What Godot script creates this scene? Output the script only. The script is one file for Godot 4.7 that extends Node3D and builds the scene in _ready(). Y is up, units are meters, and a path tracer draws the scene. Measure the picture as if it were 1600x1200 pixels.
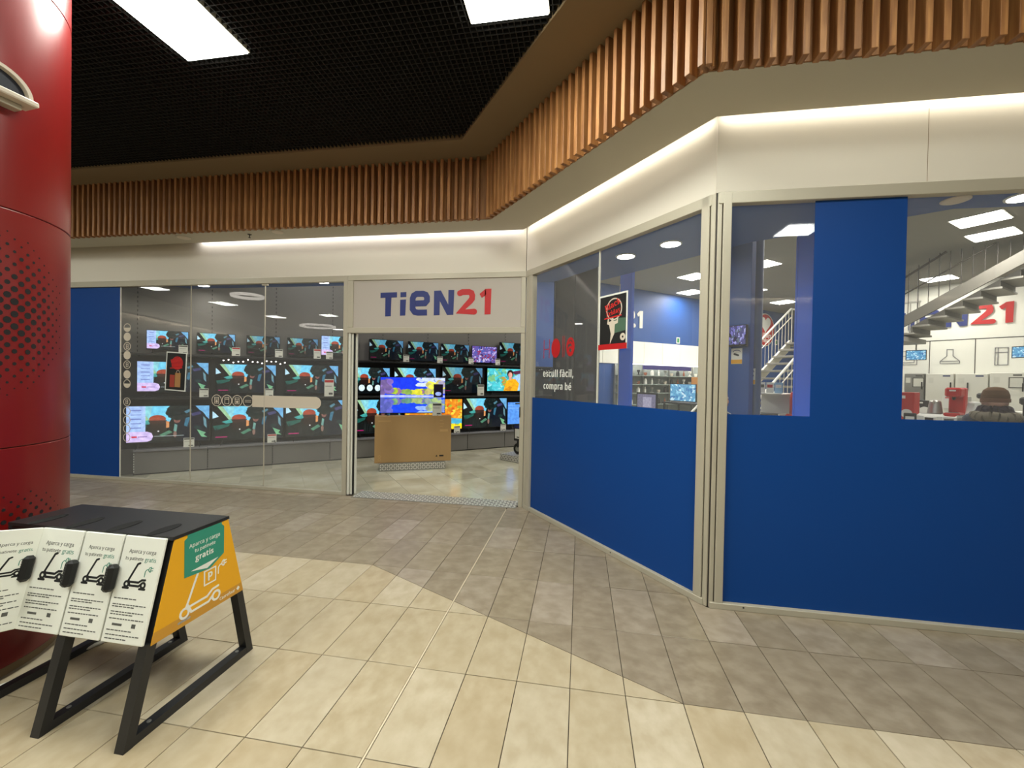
extends Node3D
# ---------------------------------------------------------------- frames
# world: x along the left and right shop fronts, z towards the viewer; the shop inside is turned by IA
const IA := 0.67773
const MA := -0.89307
const ZL := -5.516
const ZR := -3.373
const VM := 2.8887
var FI := Transform3D(Basis(Vector3.UP, IA), Vector3.ZERO)      # local (v, y, u): +z is u, +x is v
var FM := Transform3D(Basis(Vector3.UP, MA), Vector3.ZERO)      # local (u, y, -v): faces the mall
var FW := Transform3D.IDENTITY
var M := {}
var taken := {}
var cache := {}
var rng := RandomNumberGenerator.new()
const EXPO := 1.4

func _ready():
	rng.seed = 21
	camera_and_light()
	materials()
	mall_floor()
	mall_shell()
	slat_screens()
	grid_ceiling()
	shopfront()
	shop_shell()
	mall_lamps()
	shop_lamps()
	tv_wall()
	entrance_things()
	shop_back()
	pillar()
	scooter_rack()

func camera_and_light():
	var cam := Camera3D.new()
	cam.name = "camera"
	cam.fov = rad_to_deg(2.0 * atan(600.0 / 652.03))
	cam.near = 0.05
	cam.far = 120.0
	cam.transform = Transform3D(Basis(Vector3.UP, 0.16217) * Basis(Vector3.RIGHT, -0.01326) * Basis(Vector3.BACK, 0.01758), Vector3(0, 1.7188, 0))
	add_child(cam)
	cam.current = true
	var we := WorldEnvironment.new()
	we.name = "environment"
	var e := Environment.new()
	e.background_mode = Environment.BG_COLOR
	e.background_color = Color(0.0, 0.0, 0.0)
	e.tonemap_mode = Environment.TONE_MAPPER_LINEAR
	e.tonemap_exposure = EXPO
	e.sdfgi_enabled = true
	e.ssao_enabled = true
	e.ssil_enabled = true
	we.environment = e
	add_child(we)

# ---------------------------------------------------------------- materials
func mat(key: String, col: Color, rough := 0.6, metal := 0.0) -> StandardMaterial3D:
	if M.has(key):
		return M[key]
	var m := StandardMaterial3D.new()
	m.resource_name = key
	m.albedo_color = col
	m.roughness = rough
	m.metallic = metal
	M[key] = m
	return m

func glow(key: String, col: Color, energy: float) -> StandardMaterial3D:
	var m := mat(key, Color(0.9, 0.9, 0.88), 0.5)
	m.emission_enabled = true
	m.emission = col
	m.emission_energy_multiplier = energy
	return m

func noise_image(size: int, freq: float, sd: int, lo: Color, hi: Color, stretch := Vector2.ONE, oct := 4, gain := 1.0) -> ImageTexture:
	var n := FastNoiseLite.new()
	n.seed = sd
	n.noise_type = FastNoiseLite.TYPE_SIMPLEX_SMOOTH
	n.frequency = freq
	n.fractal_octaves = oct
	var im := Image.create(size, size, false, Image.FORMAT_RGB8)
	for y in size:
		for x in size:
			# blend opposite copies so that the tile repeats without a seam
			var fx := float(x) / size
			var fy := float(y) / size
			var a := n.get_noise_2d(x * stretch.x, y * stretch.y)
			var b := n.get_noise_2d((x - size) * stretch.x, y * stretch.y)
			var c := n.get_noise_2d(x * stretch.x, (y - size) * stretch.y)
			var d := n.get_noise_2d((x - size) * stretch.x, (y - size) * stretch.y)
			var v := lerpf(lerpf(a, b, fx), lerpf(c, d, fx), fy)
			im.set_pixel(x, y, lo.lerp(hi, clampf(0.5 + v * gain, 0.0, 1.0)))
	im.generate_mipmaps()
	return ImageTexture.create_from_image(im)

func tri(m: StandardMaterial3D, t: Texture2D, scale: Vector3):
	m.albedo_texture = t
	m.uv1_triplanar = true
	m.uv1_world_triplanar = true
	m.uv1_scale = scale

func materials():
	mat("plaster", Color(0.82, 0.79, 0.735), 0.75)
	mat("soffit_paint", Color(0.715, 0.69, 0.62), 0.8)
	mat("border_paint", Color(0.49, 0.415, 0.30), 0.85)
	mat("frame", Color(0.675, 0.645, 0.575), 0.42, 0.15)
	mat("frame_dark", Color(0.16, 0.14, 0.12), 0.6)
	mat("white_profile", Color(0.80, 0.79, 0.74), 0.4)
	mat("blue_film", Color(0.0, 0.225, 0.49), 0.5)
	mat("blue_paint", Color(0.03, 0.26, 0.53), 0.55)
	mat("column_blue_lit", Color(0.06, 0.37, 0.88), 0.5)  # lighter than the wall blue: light falling on the columns put into the colour
	mat("black", Color(0.02, 0.02, 0.02), 0.5)
	mat("black_gloss", Color(0.018, 0.018, 0.02), 0.2)
	mat("black_metal", Color(0.10, 0.10, 0.105), 0.42)
	mat("grid_black", Color(0.075, 0.068, 0.055), 0.8)
	mat("plenum", Color(0.012, 0.011, 0.010), 0.9)
	mat("white", Color(0.86, 0.86, 0.83), 0.5)
	mat("vinyl", Color(0.80, 0.75, 0.68), 0.6)
	mat("panel_white", Color(0.88, 0.88, 0.84), 0.55)
	mat("print_black", Color(0.03, 0.03, 0.03), 0.7)
	mat("print_grey", Color(0.32, 0.32, 0.30), 0.7)
	mat("print_teal", Color(0.20, 0.50, 0.42), 0.7)
	mat("sign_white", Color(0.67, 0.635, 0.595), 0.5)
	mat("logo_blue", Color(0.045, 0.13, 0.40), 0.5)
	mat("logo_red", Color(0.70, 0.035, 0.05), 0.5)
	mat("red", Color(0.72, 0.06, 0.05), 0.45)
	mat("shop_grey", Color(0.42, 0.41, 0.39), 0.6)
	mat("shop_ceiling", Color(0.50, 0.49, 0.46), 0.85)
	mat("shop_dark", Color(0.10, 0.095, 0.09), 0.55)
	mat("shelf_dark", Color(0.06, 0.058, 0.055), 0.5)
	mat("ledge", Color(0.50, 0.50, 0.52), 0.35, 0.3)
	mat("steel", Color(0.62, 0.62, 0.60), 0.35, 0.8)
	mat("chequer", Color(0.58, 0.57, 0.54), 0.45, 0.6)
	mat("chequer_stud", Color(0.90, 0.89, 0.86), 0.3, 0.5)
	mat("teal", Color(0.17, 0.52, 0.43), 0.5)
	mat("yellow", Color(0.86, 0.62, 0.05), 0.5)
	mat("yellow_dark", Color(0.74, 0.53, 0.16), 0.5)
	mat("grout", Color(0.25, 0.21, 0.165), 0.9)
	mat("joint_strip", Color(0.78, 0.72, 0.62), 0.5)
	mat("shop_joint", Color(0.52, 0.49, 0.42), 0.8)
	mat("tv_black", Color(0.02, 0.02, 0.022), 0.3)
	mat("tag_white", Color(0.84, 0.84, 0.80), 0.6)
	mat("skin", Color(0.72, 0.50, 0.40), 0.6)
	mat("purple", Color(0.16, 0.12, 0.42), 0.5)
	mat("glass_shelf", Color(0.55, 0.60, 0.58), 0.25)
	M.blue_film.metallic_specular = 0.35
	var g := mat("glass", Color(1, 1, 1, 0.03), 0.0)
	g.transparency = BaseMaterial3D.TRANSPARENCY_ALPHA
	g.metallic_specular = 0.32
	var clear := noise_image(256, 0.012, 5, Color(0.86, 0.845, 0.80), Color(1, 1, 1), Vector2(1, 1), 4, 1.0)
	# floor tiles: stone veins over a tone of their own
	var veins := noise_image(512, 0.010, 11, Color(0.92, 0.905, 0.87), Color(1, 1, 1), Vector2(1.3, 1.0), 6, 1.3)
	var veins2 := noise_image(512, 0.012, 31, Color(0.865, 0.85, 0.825), Color(1, 1, 1), Vector2(1.0, 1.25), 6, 1.4)
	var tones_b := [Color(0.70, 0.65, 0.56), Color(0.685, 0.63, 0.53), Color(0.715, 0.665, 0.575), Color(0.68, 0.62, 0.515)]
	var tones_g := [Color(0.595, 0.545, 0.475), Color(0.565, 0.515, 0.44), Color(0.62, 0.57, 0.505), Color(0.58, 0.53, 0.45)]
	for i in 4:
		var b := mat("beige_tile%d" % i, tones_b[i], 0.36)
		tri(b, veins, Vector3(1.1, 1.1, 1.1))
		b.uv1_offset = Vector3(0.31 * i, 0.2 * i, 0.17 * i)
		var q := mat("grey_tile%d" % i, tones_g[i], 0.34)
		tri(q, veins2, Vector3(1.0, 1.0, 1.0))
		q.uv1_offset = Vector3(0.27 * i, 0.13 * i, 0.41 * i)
		var s := mat("shop_tile%d" % i, Color(0.78, 0.765, 0.69).darkened(0.03 * i), 0.14)
		tri(s, clear, Vector3(0.5, 0.5, 0.5))
	# oak slats
	var grain := noise_image(256, 0.02, 3, Color(0.72, 0.66, 0.60), Color(1, 1, 1), Vector2(3.0, 0.22), 4, 1.2)
	var oak := [Color(0.66, 0.46, 0.26), Color(0.62, 0.43, 0.235), Color(0.69, 0.49, 0.285)]
	for i in 3:
		tri(mat("oak%d" % i, oak[i], 0.55), grain, Vector3(1.6, 1.6, 1.6))
	tri(mat("oak_back", Color(0.62, 0.43, 0.235), 0.6), grain, Vector3(1.2, 1.2, 1.2))
	tri(mat("cardboard", Color(0.64, 0.51, 0.33), 0.85), noise_image(128, 0.05, 8, Color(0.985, 0.98, 0.975), Color(1, 1, 1), Vector2(2.5, 0.2), 3, 1.0), Vector3(1.5, 1.5, 1.5))
	var rm := mat("pillar_red", Color(0.44, 0.05, 0.04), 0.34)
	rm.clearcoat_enabled = true
	rm.metallic_specular = 0.42
	rm.clearcoat = 0.25
	rm.clearcoat_roughness = 0.22

# ---------------------------------------------------------------- nodes
func numbered(called: String) -> String:
	if not taken.has(called):
		taken[called] = 0
		return called
	taken[called] += 1
	return "%s_%03d" % [called, taken[called]]

func thing(called: String, label: String, category: String, frame := Transform3D.IDENTITY, at := Vector3.ZERO, turn := 0.0, group := "") -> Node3D:
	var o := Node3D.new()
	o.name = numbered(called)
	add_child(o)
	o.transform = frame * Transform3D(Basis(Vector3.UP, turn), at)
	o.set_meta("label", label)
	o.set_meta("category", category)
	if group != "":
		o.set_meta("group", group)
	return o

func struct(called: String, label: String, category: String, frame := Transform3D.IDENTITY) -> Node3D:
	var o := thing(called, label, category, frame)
	o.set_meta("kind", "structure")
	return o

func part(parent: Node3D, called: String, mesh: Mesh, m: Material, at := Vector3.ZERO, basis := Basis.IDENTITY) -> MeshInstance3D:
	var o := MeshInstance3D.new()
	o.name = called
	o.mesh = mesh
	o.material_override = m
	o.transform = Transform3D(basis, at)
	parent.add_child(o, true)
	return o

func bpart(parent: Node3D, called: String, lo: Vector3, hi: Vector3, m: Material, bevel := 0.0) -> MeshInstance3D:
	return part(parent, called, box(hi - lo, bevel), m, (lo + hi) / 2)

# ---------------------------------------------------------------- meshes
func face(st: SurfaceTool, pts: Array, out: Vector3):
	var n: Vector3 = (pts[2] - pts[0]).cross(pts[1] - pts[0]).normalized()
	var p := pts.duplicate()
	if n.dot(out) < 0:
		p.reverse()
		n = -n
	for i in range(1, p.size() - 1):
		for k in [0, i, i + 1]:
			st.set_normal(n)
			st.add_vertex(p[k])

func begin() -> SurfaceTool:
	var st := SurfaceTool.new()
	st.begin(Mesh.PRIMITIVE_TRIANGLES)
	return st

func add_box(st: SurfaceTool, c: Vector3, s: Vector3, b := Basis.IDENTITY):
	var h := s / 2
	for ax in 3:
		for sg in [-1.0, 1.0]:
			var n := Vector3.ZERO
			n[ax] = sg
			var u := Vector3.ZERO
			u[(ax + 1) % 3] = h[(ax + 1) % 3]
			var w := Vector3.ZERO
			w[(ax + 2) % 3] = h[(ax + 2) % 3]
			var o := n * h[ax]
			face(st, [c + b * (o - u - w), c + b * (o + u - w), c + b * (o + u + w), c + b * (o - u + w)], b * n)

func box(s: Vector3, bevel := 0.0) -> Mesh:
	var key := "box%.4f,%.4f,%.4f,%.4f" % [s.x, s.y, s.z, bevel]
	if cache.has(key):
		return cache[key]
	var st := begin()
	if bevel <= 0.0:
		add_box(st, Vector3.ZERO, s)
	else:
		var h := s / 2
		var k := h - Vector3.ONE * bevel
		for ax in 3:
			var a1 := (ax + 1) % 3
			var a2 := (ax + 2) % 3
			for sg in [-1.0, 1.0]:
				var n := Vector3.ZERO
				n[ax] = sg
				var pts := []
				for e in [[-1, -1], [1, -1], [1, 1], [-1, 1]]:
					var p := Vector3.ZERO
					p[ax] = sg * h[ax]
					p[a1] = e[0] * k[a1]
					p[a2] = e[1] * k[a2]
					pts.append(p)
				face(st, pts, n)
			for s1 in [-1.0, 1.0]:
				for s2 in [-1.0, 1.0]:
					var pts := []
					for e in [-1.0, 1.0]:
						var p := Vector3.ZERO
						p[ax] = e * k[ax]
						p[a1] = s1 * h[a1]
						p[a2] = s2 * k[a2]
						pts.append(p)
					for e in [1.0, -1.0]:
						var p := Vector3.ZERO
						p[ax] = e * k[ax]
						p[a1] = s1 * k[a1]
						p[a2] = s2 * h[a2]
						pts.append(p)
					var n := Vector3.ZERO
					n[a1] = s1
					n[a2] = s2
					face(st, pts, n)
		for sx in [-1.0, 1.0]:
			for sy in [-1.0, 1.0]:
				for sz in [-1.0, 1.0]:
					var q := Vector3(sx, sy, sz)
					face(st, [Vector3(h.x, k.y, k.z) * q, Vector3(k.x, h.y, k.z) * q, Vector3(k.x, k.y, h.z) * q], q)
	cache[key] = st.commit()
	return cache[key]

# polygon in xy, extruded from z0 to z1
func add_prism(st: SurfaceTool, poly: PackedVector2Array, z0: float, z1: float):
	var p := poly
	if Geometry2D.is_polygon_clockwise(p):
		p = p.duplicate()
		p.reverse()
	var t := Geometry2D.triangulate_polygon(p)
	for i in range(0, t.size(), 3):
		var a := p[t[i]]
		var b := p[t[i + 1]]
		var c := p[t[i + 2]]
		face(st, [Vector3(a.x, a.y, z1), Vector3(b.x, b.y, z1), Vector3(c.x, c.y, z1)], Vector3.BACK)
		face(st, [Vector3(a.x, a.y, z0), Vector3(b.x, b.y, z0), Vector3(c.x, c.y, z0)], Vector3.FORWARD)
	for i in p.size():
		var a := p[i]
		var b := p[(i + 1) % p.size()]
		var d := b - a
		face(st, [Vector3(a.x, a.y, z0), Vector3(b.x, b.y, z0), Vector3(b.x, b.y, z1), Vector3(a.x, a.y, z1)], Vector3(d.y, -d.x, 0))

func prism(poly: Array, z0: float, z1: float) -> Mesh:
	var st := begin()
	add_prism(st, PackedVector2Array(poly), z0, z1)
	return st.commit()

# polygon in plan (x, z), from y0 up to y1
func slab(poly: Array, y0: float, y1: float) -> Mesh:
	var st := begin()
	add_slab(st, PackedVector2Array(poly), y0, y1)
	return st.commit()

func add_slab(st: SurfaceTool, poly: PackedVector2Array, y0: float, y1: float):
	var p := poly
	if Geometry2D.is_polygon_clockwise(p):
		p = p.duplicate()
		p.reverse()
	var t := Geometry2D.triangulate_polygon(p)
	for i in range(0, t.size(), 3):
		var a := p[t[i]]
		var b := p[t[i + 1]]
		var c := p[t[i + 2]]
		face(st, [Vector3(a.x, y1, a.y), Vector3(b.x, y1, b.y), Vector3(c.x, y1, c.y)], Vector3.UP)
		face(st, [Vector3(a.x, y0, a.y), Vector3(b.x, y0, b.y), Vector3(c.x, y0, c.y)], Vector3.DOWN)
	for i in p.size():
		var a := p[i]
		var b := p[(i + 1) % p.size()]
		var d := b - a
		face(st, [Vector3(a.x, y0, a.y), Vector3(b.x, y0, b.y), Vector3(b.x, y1, b.y), Vector3(a.x, y1, a.y)], Vector3(d.y, 0, -d.x))

func disc(r: float, n: int, c := Vector2.ZERO, rx := 1.0) -> PackedVector2Array:
	var p := PackedVector2Array()
	for i in n:
		p.append(c + Vector2(cos(TAU * i / n) * r * rx, sin(TAU * i / n) * r))
	return p

# profile of (radius, y), turned about y
func lathe(profile: Array, n := 20, sweep := TAU) -> Mesh:
	var st := begin()
	for j in profile.size() - 1:
		var a: Vector2 = profile[j]
		var b: Vector2 = profile[j + 1]
		var d := (b - a).normalized()
		var nr := Vector2(d.y, -d.x)
		for i in n:
			var t0 := sweep * i / n
			var t1 := sweep * (i + 1) / n
			var v := [[a, t0], [b, t1], [b, t0], [a, t0], [a, t1], [b, t1]]
			for q in v:
				st.set_normal(Vector3(cos(q[1]) * nr.x, nr.y, sin(q[1]) * nr.x))
				st.add_vertex(Vector3(cos(q[1]) * q[0].x, q[0].y, sin(q[1]) * q[0].x))
	return st.commit()

func add_tube(st: SurfaceTool, pts: Array, r: float, n := 8):
	for i in pts.size() - 1:
		var a: Vector3 = pts[i]
		var b: Vector3 = pts[i + 1]
		var d := (b - a).normalized()
		var u := d.cross(Vector3.UP if absf(d.y) < 0.9 else Vector3.RIGHT).normalized()
		var w := d.cross(u)
		for k in n:
			var n0 := u * cos(TAU * k / n) + w * sin(TAU * k / n)
			var n1 := u * cos(TAU * (k + 1) / n) + w * sin(TAU * (k + 1) / n)
			for q in [[a, n0], [b, n0], [b, n1], [a, n0], [b, n1], [a, n1]]:
				st.set_normal(q[1])
				st.add_vertex(q[0] + q[1] * r)
		for e in [[a, -d], [b, d]]:
			var ring := []
			for k in n:
				ring.append(e[0] + (u * cos(TAU * k / n) + w * sin(TAU * k / n)) * r)
			face(st, ring, e[1])

func tube(pts: Array, r: float, n := 8) -> Mesh:
	var st := begin()
	add_tube(st, pts, r, n)
	return st.commit()

# lines of a given width drawn in xy, raised from z0 to z1, with mitred corners
func strokes(lines: Array, w: float, z0: float, z1: float, round_ends := true) -> Mesh:
	var st := begin()
	var count := 0
	for line in lines:
		var top := z1 - (z1 - z0) * 0.08 * (count % 8)
		count += 1
		var n: int = line.size()
		var closed: bool = n > 3 and line[0].distance_to(line[n - 1]) < 1e-5
		if closed:
			n -= 1
		var lt := []
		var rt := []
		for i in n:
			var p: Vector2 = line[i]
			var d0: Vector2 = (p - line[(i - 1 + n) % n]).normalized() if (i > 0 or closed) else (line[1] - p).normalized()
			var d1: Vector2 = (line[(i + 1) % n] - p).normalized() if (i < n - 1 or closed) else d0
			var m := (Vector2(-d0.y, d0.x) + Vector2(-d1.y, d1.x)).normalized()
			var k := minf(1.0 / maxf(m.dot(Vector2(-d0.y, d0.x)), 0.3), 1.8) * w / 2
			lt.append(p + m * k)
			rt.append(p - m * k)
		for i in (n if closed else n - 1):
			var j := (i + 1) % n
			var a: Vector2 = lt[i]
			var b: Vector2 = lt[j]
			var c: Vector2 = rt[j]
			var d: Vector2 = rt[i]
			face(st, [Vector3(a.x, a.y, top), Vector3(b.x, b.y, top), Vector3(c.x, c.y, top), Vector3(d.x, d.y, top)], Vector3.BACK)
			var o := a - d
			face(st, [Vector3(a.x, a.y, z0), Vector3(b.x, b.y, z0), Vector3(b.x, b.y, top), Vector3(a.x, a.y, top)], Vector3(o.x, o.y, 0))
			face(st, [Vector3(d.x, d.y, z0), Vector3(c.x, c.y, z0), Vector3(c.x, c.y, top), Vector3(d.x, d.y, top)], Vector3(-o.x, -o.y, 0))
		if not closed and round_ends:
			for e in [[0, 1], [n - 1, n - 2]]:
				var p: Vector2 = line[e[0]]
				var out: float = (p - line[e[1]]).angle()
				var cap := PackedVector2Array()
				for i in 7:
					cap.append(p + Vector2.from_angle(out - PI / 2 + PI * i / 6.0) * w / 2)
				add_prism(st, cap, z0, top)
	return st.commit()

func arc(c: Vector2, rx: float, ry: float, from: float, to: float, n := 12) -> Array:
	var p := []
	for i in n + 1:
		var t := deg_to_rad(lerpf(from, to, float(i) / n))
		p.append(c + Vector2(cos(t) * rx, sin(t) * ry))
	return p

func text_mesh(s: String, height: float, width := 0.0, bold := false, serif := false, depth := 0.003) -> TextMesh:
	var t := TextMesh.new()
	var f := SystemFont.new()
	f.font_names = PackedStringArray(["Droid Serif" if serif else "Droid Sans"])
	f.font_weight = 700 if bold else 400
	t.font = f
	t.text = s
	t.font_size = 48
	t.curve_step = 2.0
	t.depth = depth
	t.pixel_size = 0.01
	var a := t.get_aabb()
	var k := height / maxf(a.size.y, 0.001)
	if width > 0.0:
		k = width / maxf(a.size.x, 0.001)
	t.pixel_size = 0.01 * k
	return t

func quad(w: float, h: float) -> QuadMesh:
	var q := QuadMesh.new()
	q.size = Vector2(w, h)
	return q

func area(parent: Node3D, at: Vector3, basis: Basis, size: Vector2, energy: float, col: Color):
	var l := AreaLight3D.new()
	l.name = "light"
	l.area_size = size
	l.light_energy = energy
	l.light_color = col
	l.area_range = 40.0
	l.area_attenuation = 2.0
	l.shadow_enabled = true
	parent.add_child(l, true)
	l.transform = Transform3D(basis, at)

func iw(v: float, u: float) -> Vector2:
	var p := FI * Vector3(v, 0, u)
	return Vector2(p.x, p.z)

# ---------------------------------------------------------------- mall floor
func mall_floor():
	var f := struct("floor", "mall floor of beige and grey stone tiles", "floor")
	var poly := [Vector2(-19, ZL - 0.06), Vector2(-0.76, ZL - 0.06), Vector2(0.97, ZR - 0.06), Vector2(8.2, ZR - 0.06), Vector2(8.2, 12.2), Vector2(-19, 12.2)]
	part(f, "screed", slab(poly, -0.15, -0.006), M.grout)
	var room := PackedVector2Array([Vector2(-19, ZL + 0.01), Vector2(-0.732, ZL + 0.01), Vector2(0.99, ZR + 0.01), Vector2(8.2, ZR + 0.01), Vector2(8.2, 12.2), Vector2(-19, 12.2)])
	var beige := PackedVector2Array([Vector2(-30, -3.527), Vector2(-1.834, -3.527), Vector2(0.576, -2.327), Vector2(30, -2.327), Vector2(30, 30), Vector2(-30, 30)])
	var full := box(Vector3(0.2955, 0.014, 0.5955), 0.0012)
	var far := begin()
	var far_g := begin()
	var made := 0
	var list := []
	for c in range(-60, 31):
		var x0 := -0.934 + 0.3 * c + (0.0102 if c >= 0 else 0.0)
		for r in range(-4, 27):
			var z0 := -3.527 + 0.6 * r
			list.append([Vector2(x0 + 0.15, z0 + 0.3).length() + (100.0 if z0 > -1.0 or x0 > 3.4 or x0 < -8.6 else 0.0), c, r, x0, z0])
	list.sort_custom(func(a, b): return a[0] < b[0])
	for t in list:
		var x0: float = t[3]
		var z0: float = t[4]
		var rect := PackedVector2Array([Vector2(x0, z0), Vector2(x0 + 0.3, z0), Vector2(x0 + 0.3, z0 + 0.6), Vector2(x0, z0 + 0.6)])
		for inside in Geometry2D.intersect_polygons(rect, room):
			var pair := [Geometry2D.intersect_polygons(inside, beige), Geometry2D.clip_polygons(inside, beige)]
			for kind in 2:
				for piece in pair[kind]:
					var a := 0.0
					for i in piece.size():
						a += piece[i].cross(piece[(i + 1) % piece.size()])
					if absf(a) < 0.004:
						continue
					var idx := posmod(int(t[1]) * 7 + int(t[2]) * 13 + int(t[1]) * int(t[2]), 4)
					if made < 300 and t[0] < 50:
						made += 1
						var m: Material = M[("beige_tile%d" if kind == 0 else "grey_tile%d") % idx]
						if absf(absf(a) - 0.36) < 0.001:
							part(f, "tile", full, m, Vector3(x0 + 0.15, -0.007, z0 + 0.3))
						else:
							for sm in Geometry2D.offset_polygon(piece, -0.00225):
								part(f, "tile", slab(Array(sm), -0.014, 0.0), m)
					else:
						for sm in Geometry2D.offset_polygon(piece, -0.00225):
							add_slab(far if kind == 0 else far_g, sm, -0.014, 0.0)
	part(f, "distant_beige_tiles", far.commit(), M.beige_tile0).set_meta("kind", "stuff")
	part(f, "distant_grey_tiles", far_g.commit(), M.grey_tile0).set_meta("kind", "stuff")
	bpart(f, "expansion_joint", Vector3(-0.9335, -0.01, ZL + 0.14), Vector3(-0.9248, 0.001, 6.0), M.joint_strip)

# ---------------------------------------------------------------- mall shell
const SOF := 3.668
func mall_shell():
	# white bulkhead over the shop front, one piece for each direction
	var w := struct("wall_front", "cream plaster bulkhead above the shop windows", "wall")
	bpart(w, "bulkhead", Vector3(-19, 3.146, ZL - 0.16), Vector3(-0.74, 4.9, ZL + 0.0), M.plaster)
	bpart(w, "bulkhead", Vector3(0.985, 3.146, ZR - 0.16), Vector3(8.2, 4.9, ZR + 0.0), M.plaster)
	var mb := part(w, "bulkhead", box(Vector3(2.752, 1.754, 0.16)), M.plaster)
	mb.transform = FM * Transform3D(Basis.IDENTITY, Vector3((-4.757 - 2.005) / 2, 4.023, -VM - 0.08))
	bpart(w, "panel_joint", Vector3(2.37, 3.146, ZR - 0.01), Vector3(2.373, 3.66, ZR + 0.0008), M.border_paint)
	# soffit board in front of it, leaving a slot for the hidden light
	var e1 := Vector2(0.627, 0.779)
	var e2 := Vector2(0.779, -0.627)
	var slot := 0.085
	var s := struct("ceiling_soffit", "low cream plaster soffit along the shop front", "ceiling")
	# inner edge (towards the wall) and outer edge (under the slats)
	var inner := offset_path(slot)
	var outer := [Vector2(-19, -5.045), Vector2(-1.127, -5.045), Vector2(0.742, -2.815), Vector2(8.2, -2.815)]
	var p := inner.duplicate()
	var back := outer.duplicate()
	back.reverse()
	p.append_array(back)
	part(s, "board", slab(p, SOF, SOF + 0.022), M.soffit_paint)
	# lid above the slot and the hollow behind the slats
	var lid := offset_path(0.0)
	lid.append_array([Vector2(8.2, -2.83), Vector2(0.765, -2.83), Vector2(-1.102, -5.06), Vector2(-19, -5.06)])
	part(s, "lid", slab(lid, 3.90, 3.92), M.soffit_paint)
	for q in [[Vector3(-4.124, SOF, -5.13), 0.075], [Vector3(-5.68, SOF, -5.19), 0.085]]:
		var d := thing("ceiling_speaker", "round white disc set in the soffit %s" % ("left of the slat corner" if q[0].x > -5 else "nearer the red pillar"), "speaker", FW, q[0])
		part(d, "cover", lathe([Vector2(0, -0.012), Vector2(q[1] * 0.9, -0.012), Vector2(q[1], -0.006), Vector2(q[1], 0.0)], 24), M.vinyl)
		part(d, "rim", lathe([Vector2(q[1], -0.004), Vector2(q[1] + 0.012, -0.003), Vector2(q[1] + 0.014, 0.0)], 24), M.frame)
	var sp := thing("sprinkler", "small dark sprinkler head under the soffit", "sprinkler", FW, Vector3(-4.602, SOF, -5.185))
	part(sp, "rose", lathe([Vector2(0, -0.008), Vector2(0.022, -0.008), Vector2(0.028, 0)], 14), M.frame_dark)
	part(sp, "nozzle", lathe([Vector2(0, -0.05), Vector2(0.016, -0.048), Vector2(0.016, -0.044), Vector2(0.006, -0.04), Vector2(0.006, -0.008)], 12), M.frame_dark)
	# hidden LED strips on top of the soffit board
	var warm := Color(1.0, 0.985, 0.93)
	var cool := Color(0.985, 0.985, 1.0)
	led(FW, Vector3(-5.72, 0, ZL), Vector3(-0.80, 0, ZL), cool)
	led(FM, Vector3(-4.70, 0, -VM), Vector3(-2.03, 0, -VM), warm)
	led(FW, Vector3(1.0, 0, ZR), Vector3(7.5, 0, ZR), warm)
	# the rest of the hall behind the viewer
	var b := struct("wall_back", "cream wall and bulkhead across the mall", "wall")
	bpart(b, "lower_wall", Vector3(1.5, 0, 3.75), Vector3(8.2, 3.1, 3.9), M.border_paint)
	bpart(b, "bulkhead", Vector3(1.5, 3.1, 3.72), Vector3(8.2, 4.9, 3.9), M.plaster)
	bpart(b, "soffit", Vector3(1.5, 3.668, 3.0), Vector3(8.2, 3.70, 3.63), M.soffit_paint)
	bpart(b, "fascia", Vector3(1.5, 3.668, 2.97), Vector3(8.2, 4.42, 3.0), M.oak_back)
	bpart(b, "return_wall", Vector3(1.4, 0, 3.75), Vector3(1.55, 4.9, 12.2), M.plaster)
	bpart(b, "end_wall", Vector3(-19, 0, 12.1), Vector3(1.5, 4.9, 12.3), M.border_paint)
	var cl := thing("cove_strip", "lit strip above the bulkhead across the mall", "light", FW, Vector3(4.8, 3.72, 3.62))
	part(cl, "strip", box(Vector3(6.4, 0.01, 0.02)), glow("led_far", Color(1, 0.95, 0.86), 6.0))
	area(cl, Vector3(0, 0.01, 0.02), Basis(Vector3.RIGHT, deg_to_rad(-150)), Vector2(6.4, 0.03), 2.0, Color(1, 0.95, 0.86))
	var l := struct("wall_left", "cream wall and bulkhead at the far left end of the mall", "wall")
	var dir := Vector2(-2.92, 8.8).normalized()
	var ang := atan2(dir.x, dir.y)
	var lb := Basis(Vector3.UP, ang)
	part(l, "lower_wall", box(Vector3(0.15, 3.1, 15)), M.border_paint, Vector3(-16.4, 1.55, 4.0), lb)
	part(l, "bulkhead", box(Vector3(0.18, 1.8, 15)), M.plaster, Vector3(-16.4, 4.0, 4.0), lb)
	var cl2 := thing("cove_strip", "lit strip above the bulkhead at the left end of the mall", "light", Transform3D(lb, Vector3(-16.4, 3.72, 4.0)), Vector3(0.22, 0, 0))
	part(cl2, "strip", box(Vector3(0.02, 0.01, 9)), M.led_far)
	part(cl2, "lip", box(Vector3(0.3, 0.03, 9)), M.soffit_paint, Vector3(0.16, -0.03, 0))
	area(cl2, Vector3(-0.02, 0.01, 0), Basis(Vector3.UP, PI / 2) * Basis(Vector3.RIGHT, -0.5), Vector2(9, 0.03), 2.5, Color(1, 0.95, 0.86))
	var rw := struct("wall_right", "cream wall at the right end of the mall", "wall")
	bpart(rw, "plaster", Vector3(8.1, 0, ZR), Vector3(8.3, 4.9, 12.2), M.plaster)

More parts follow.
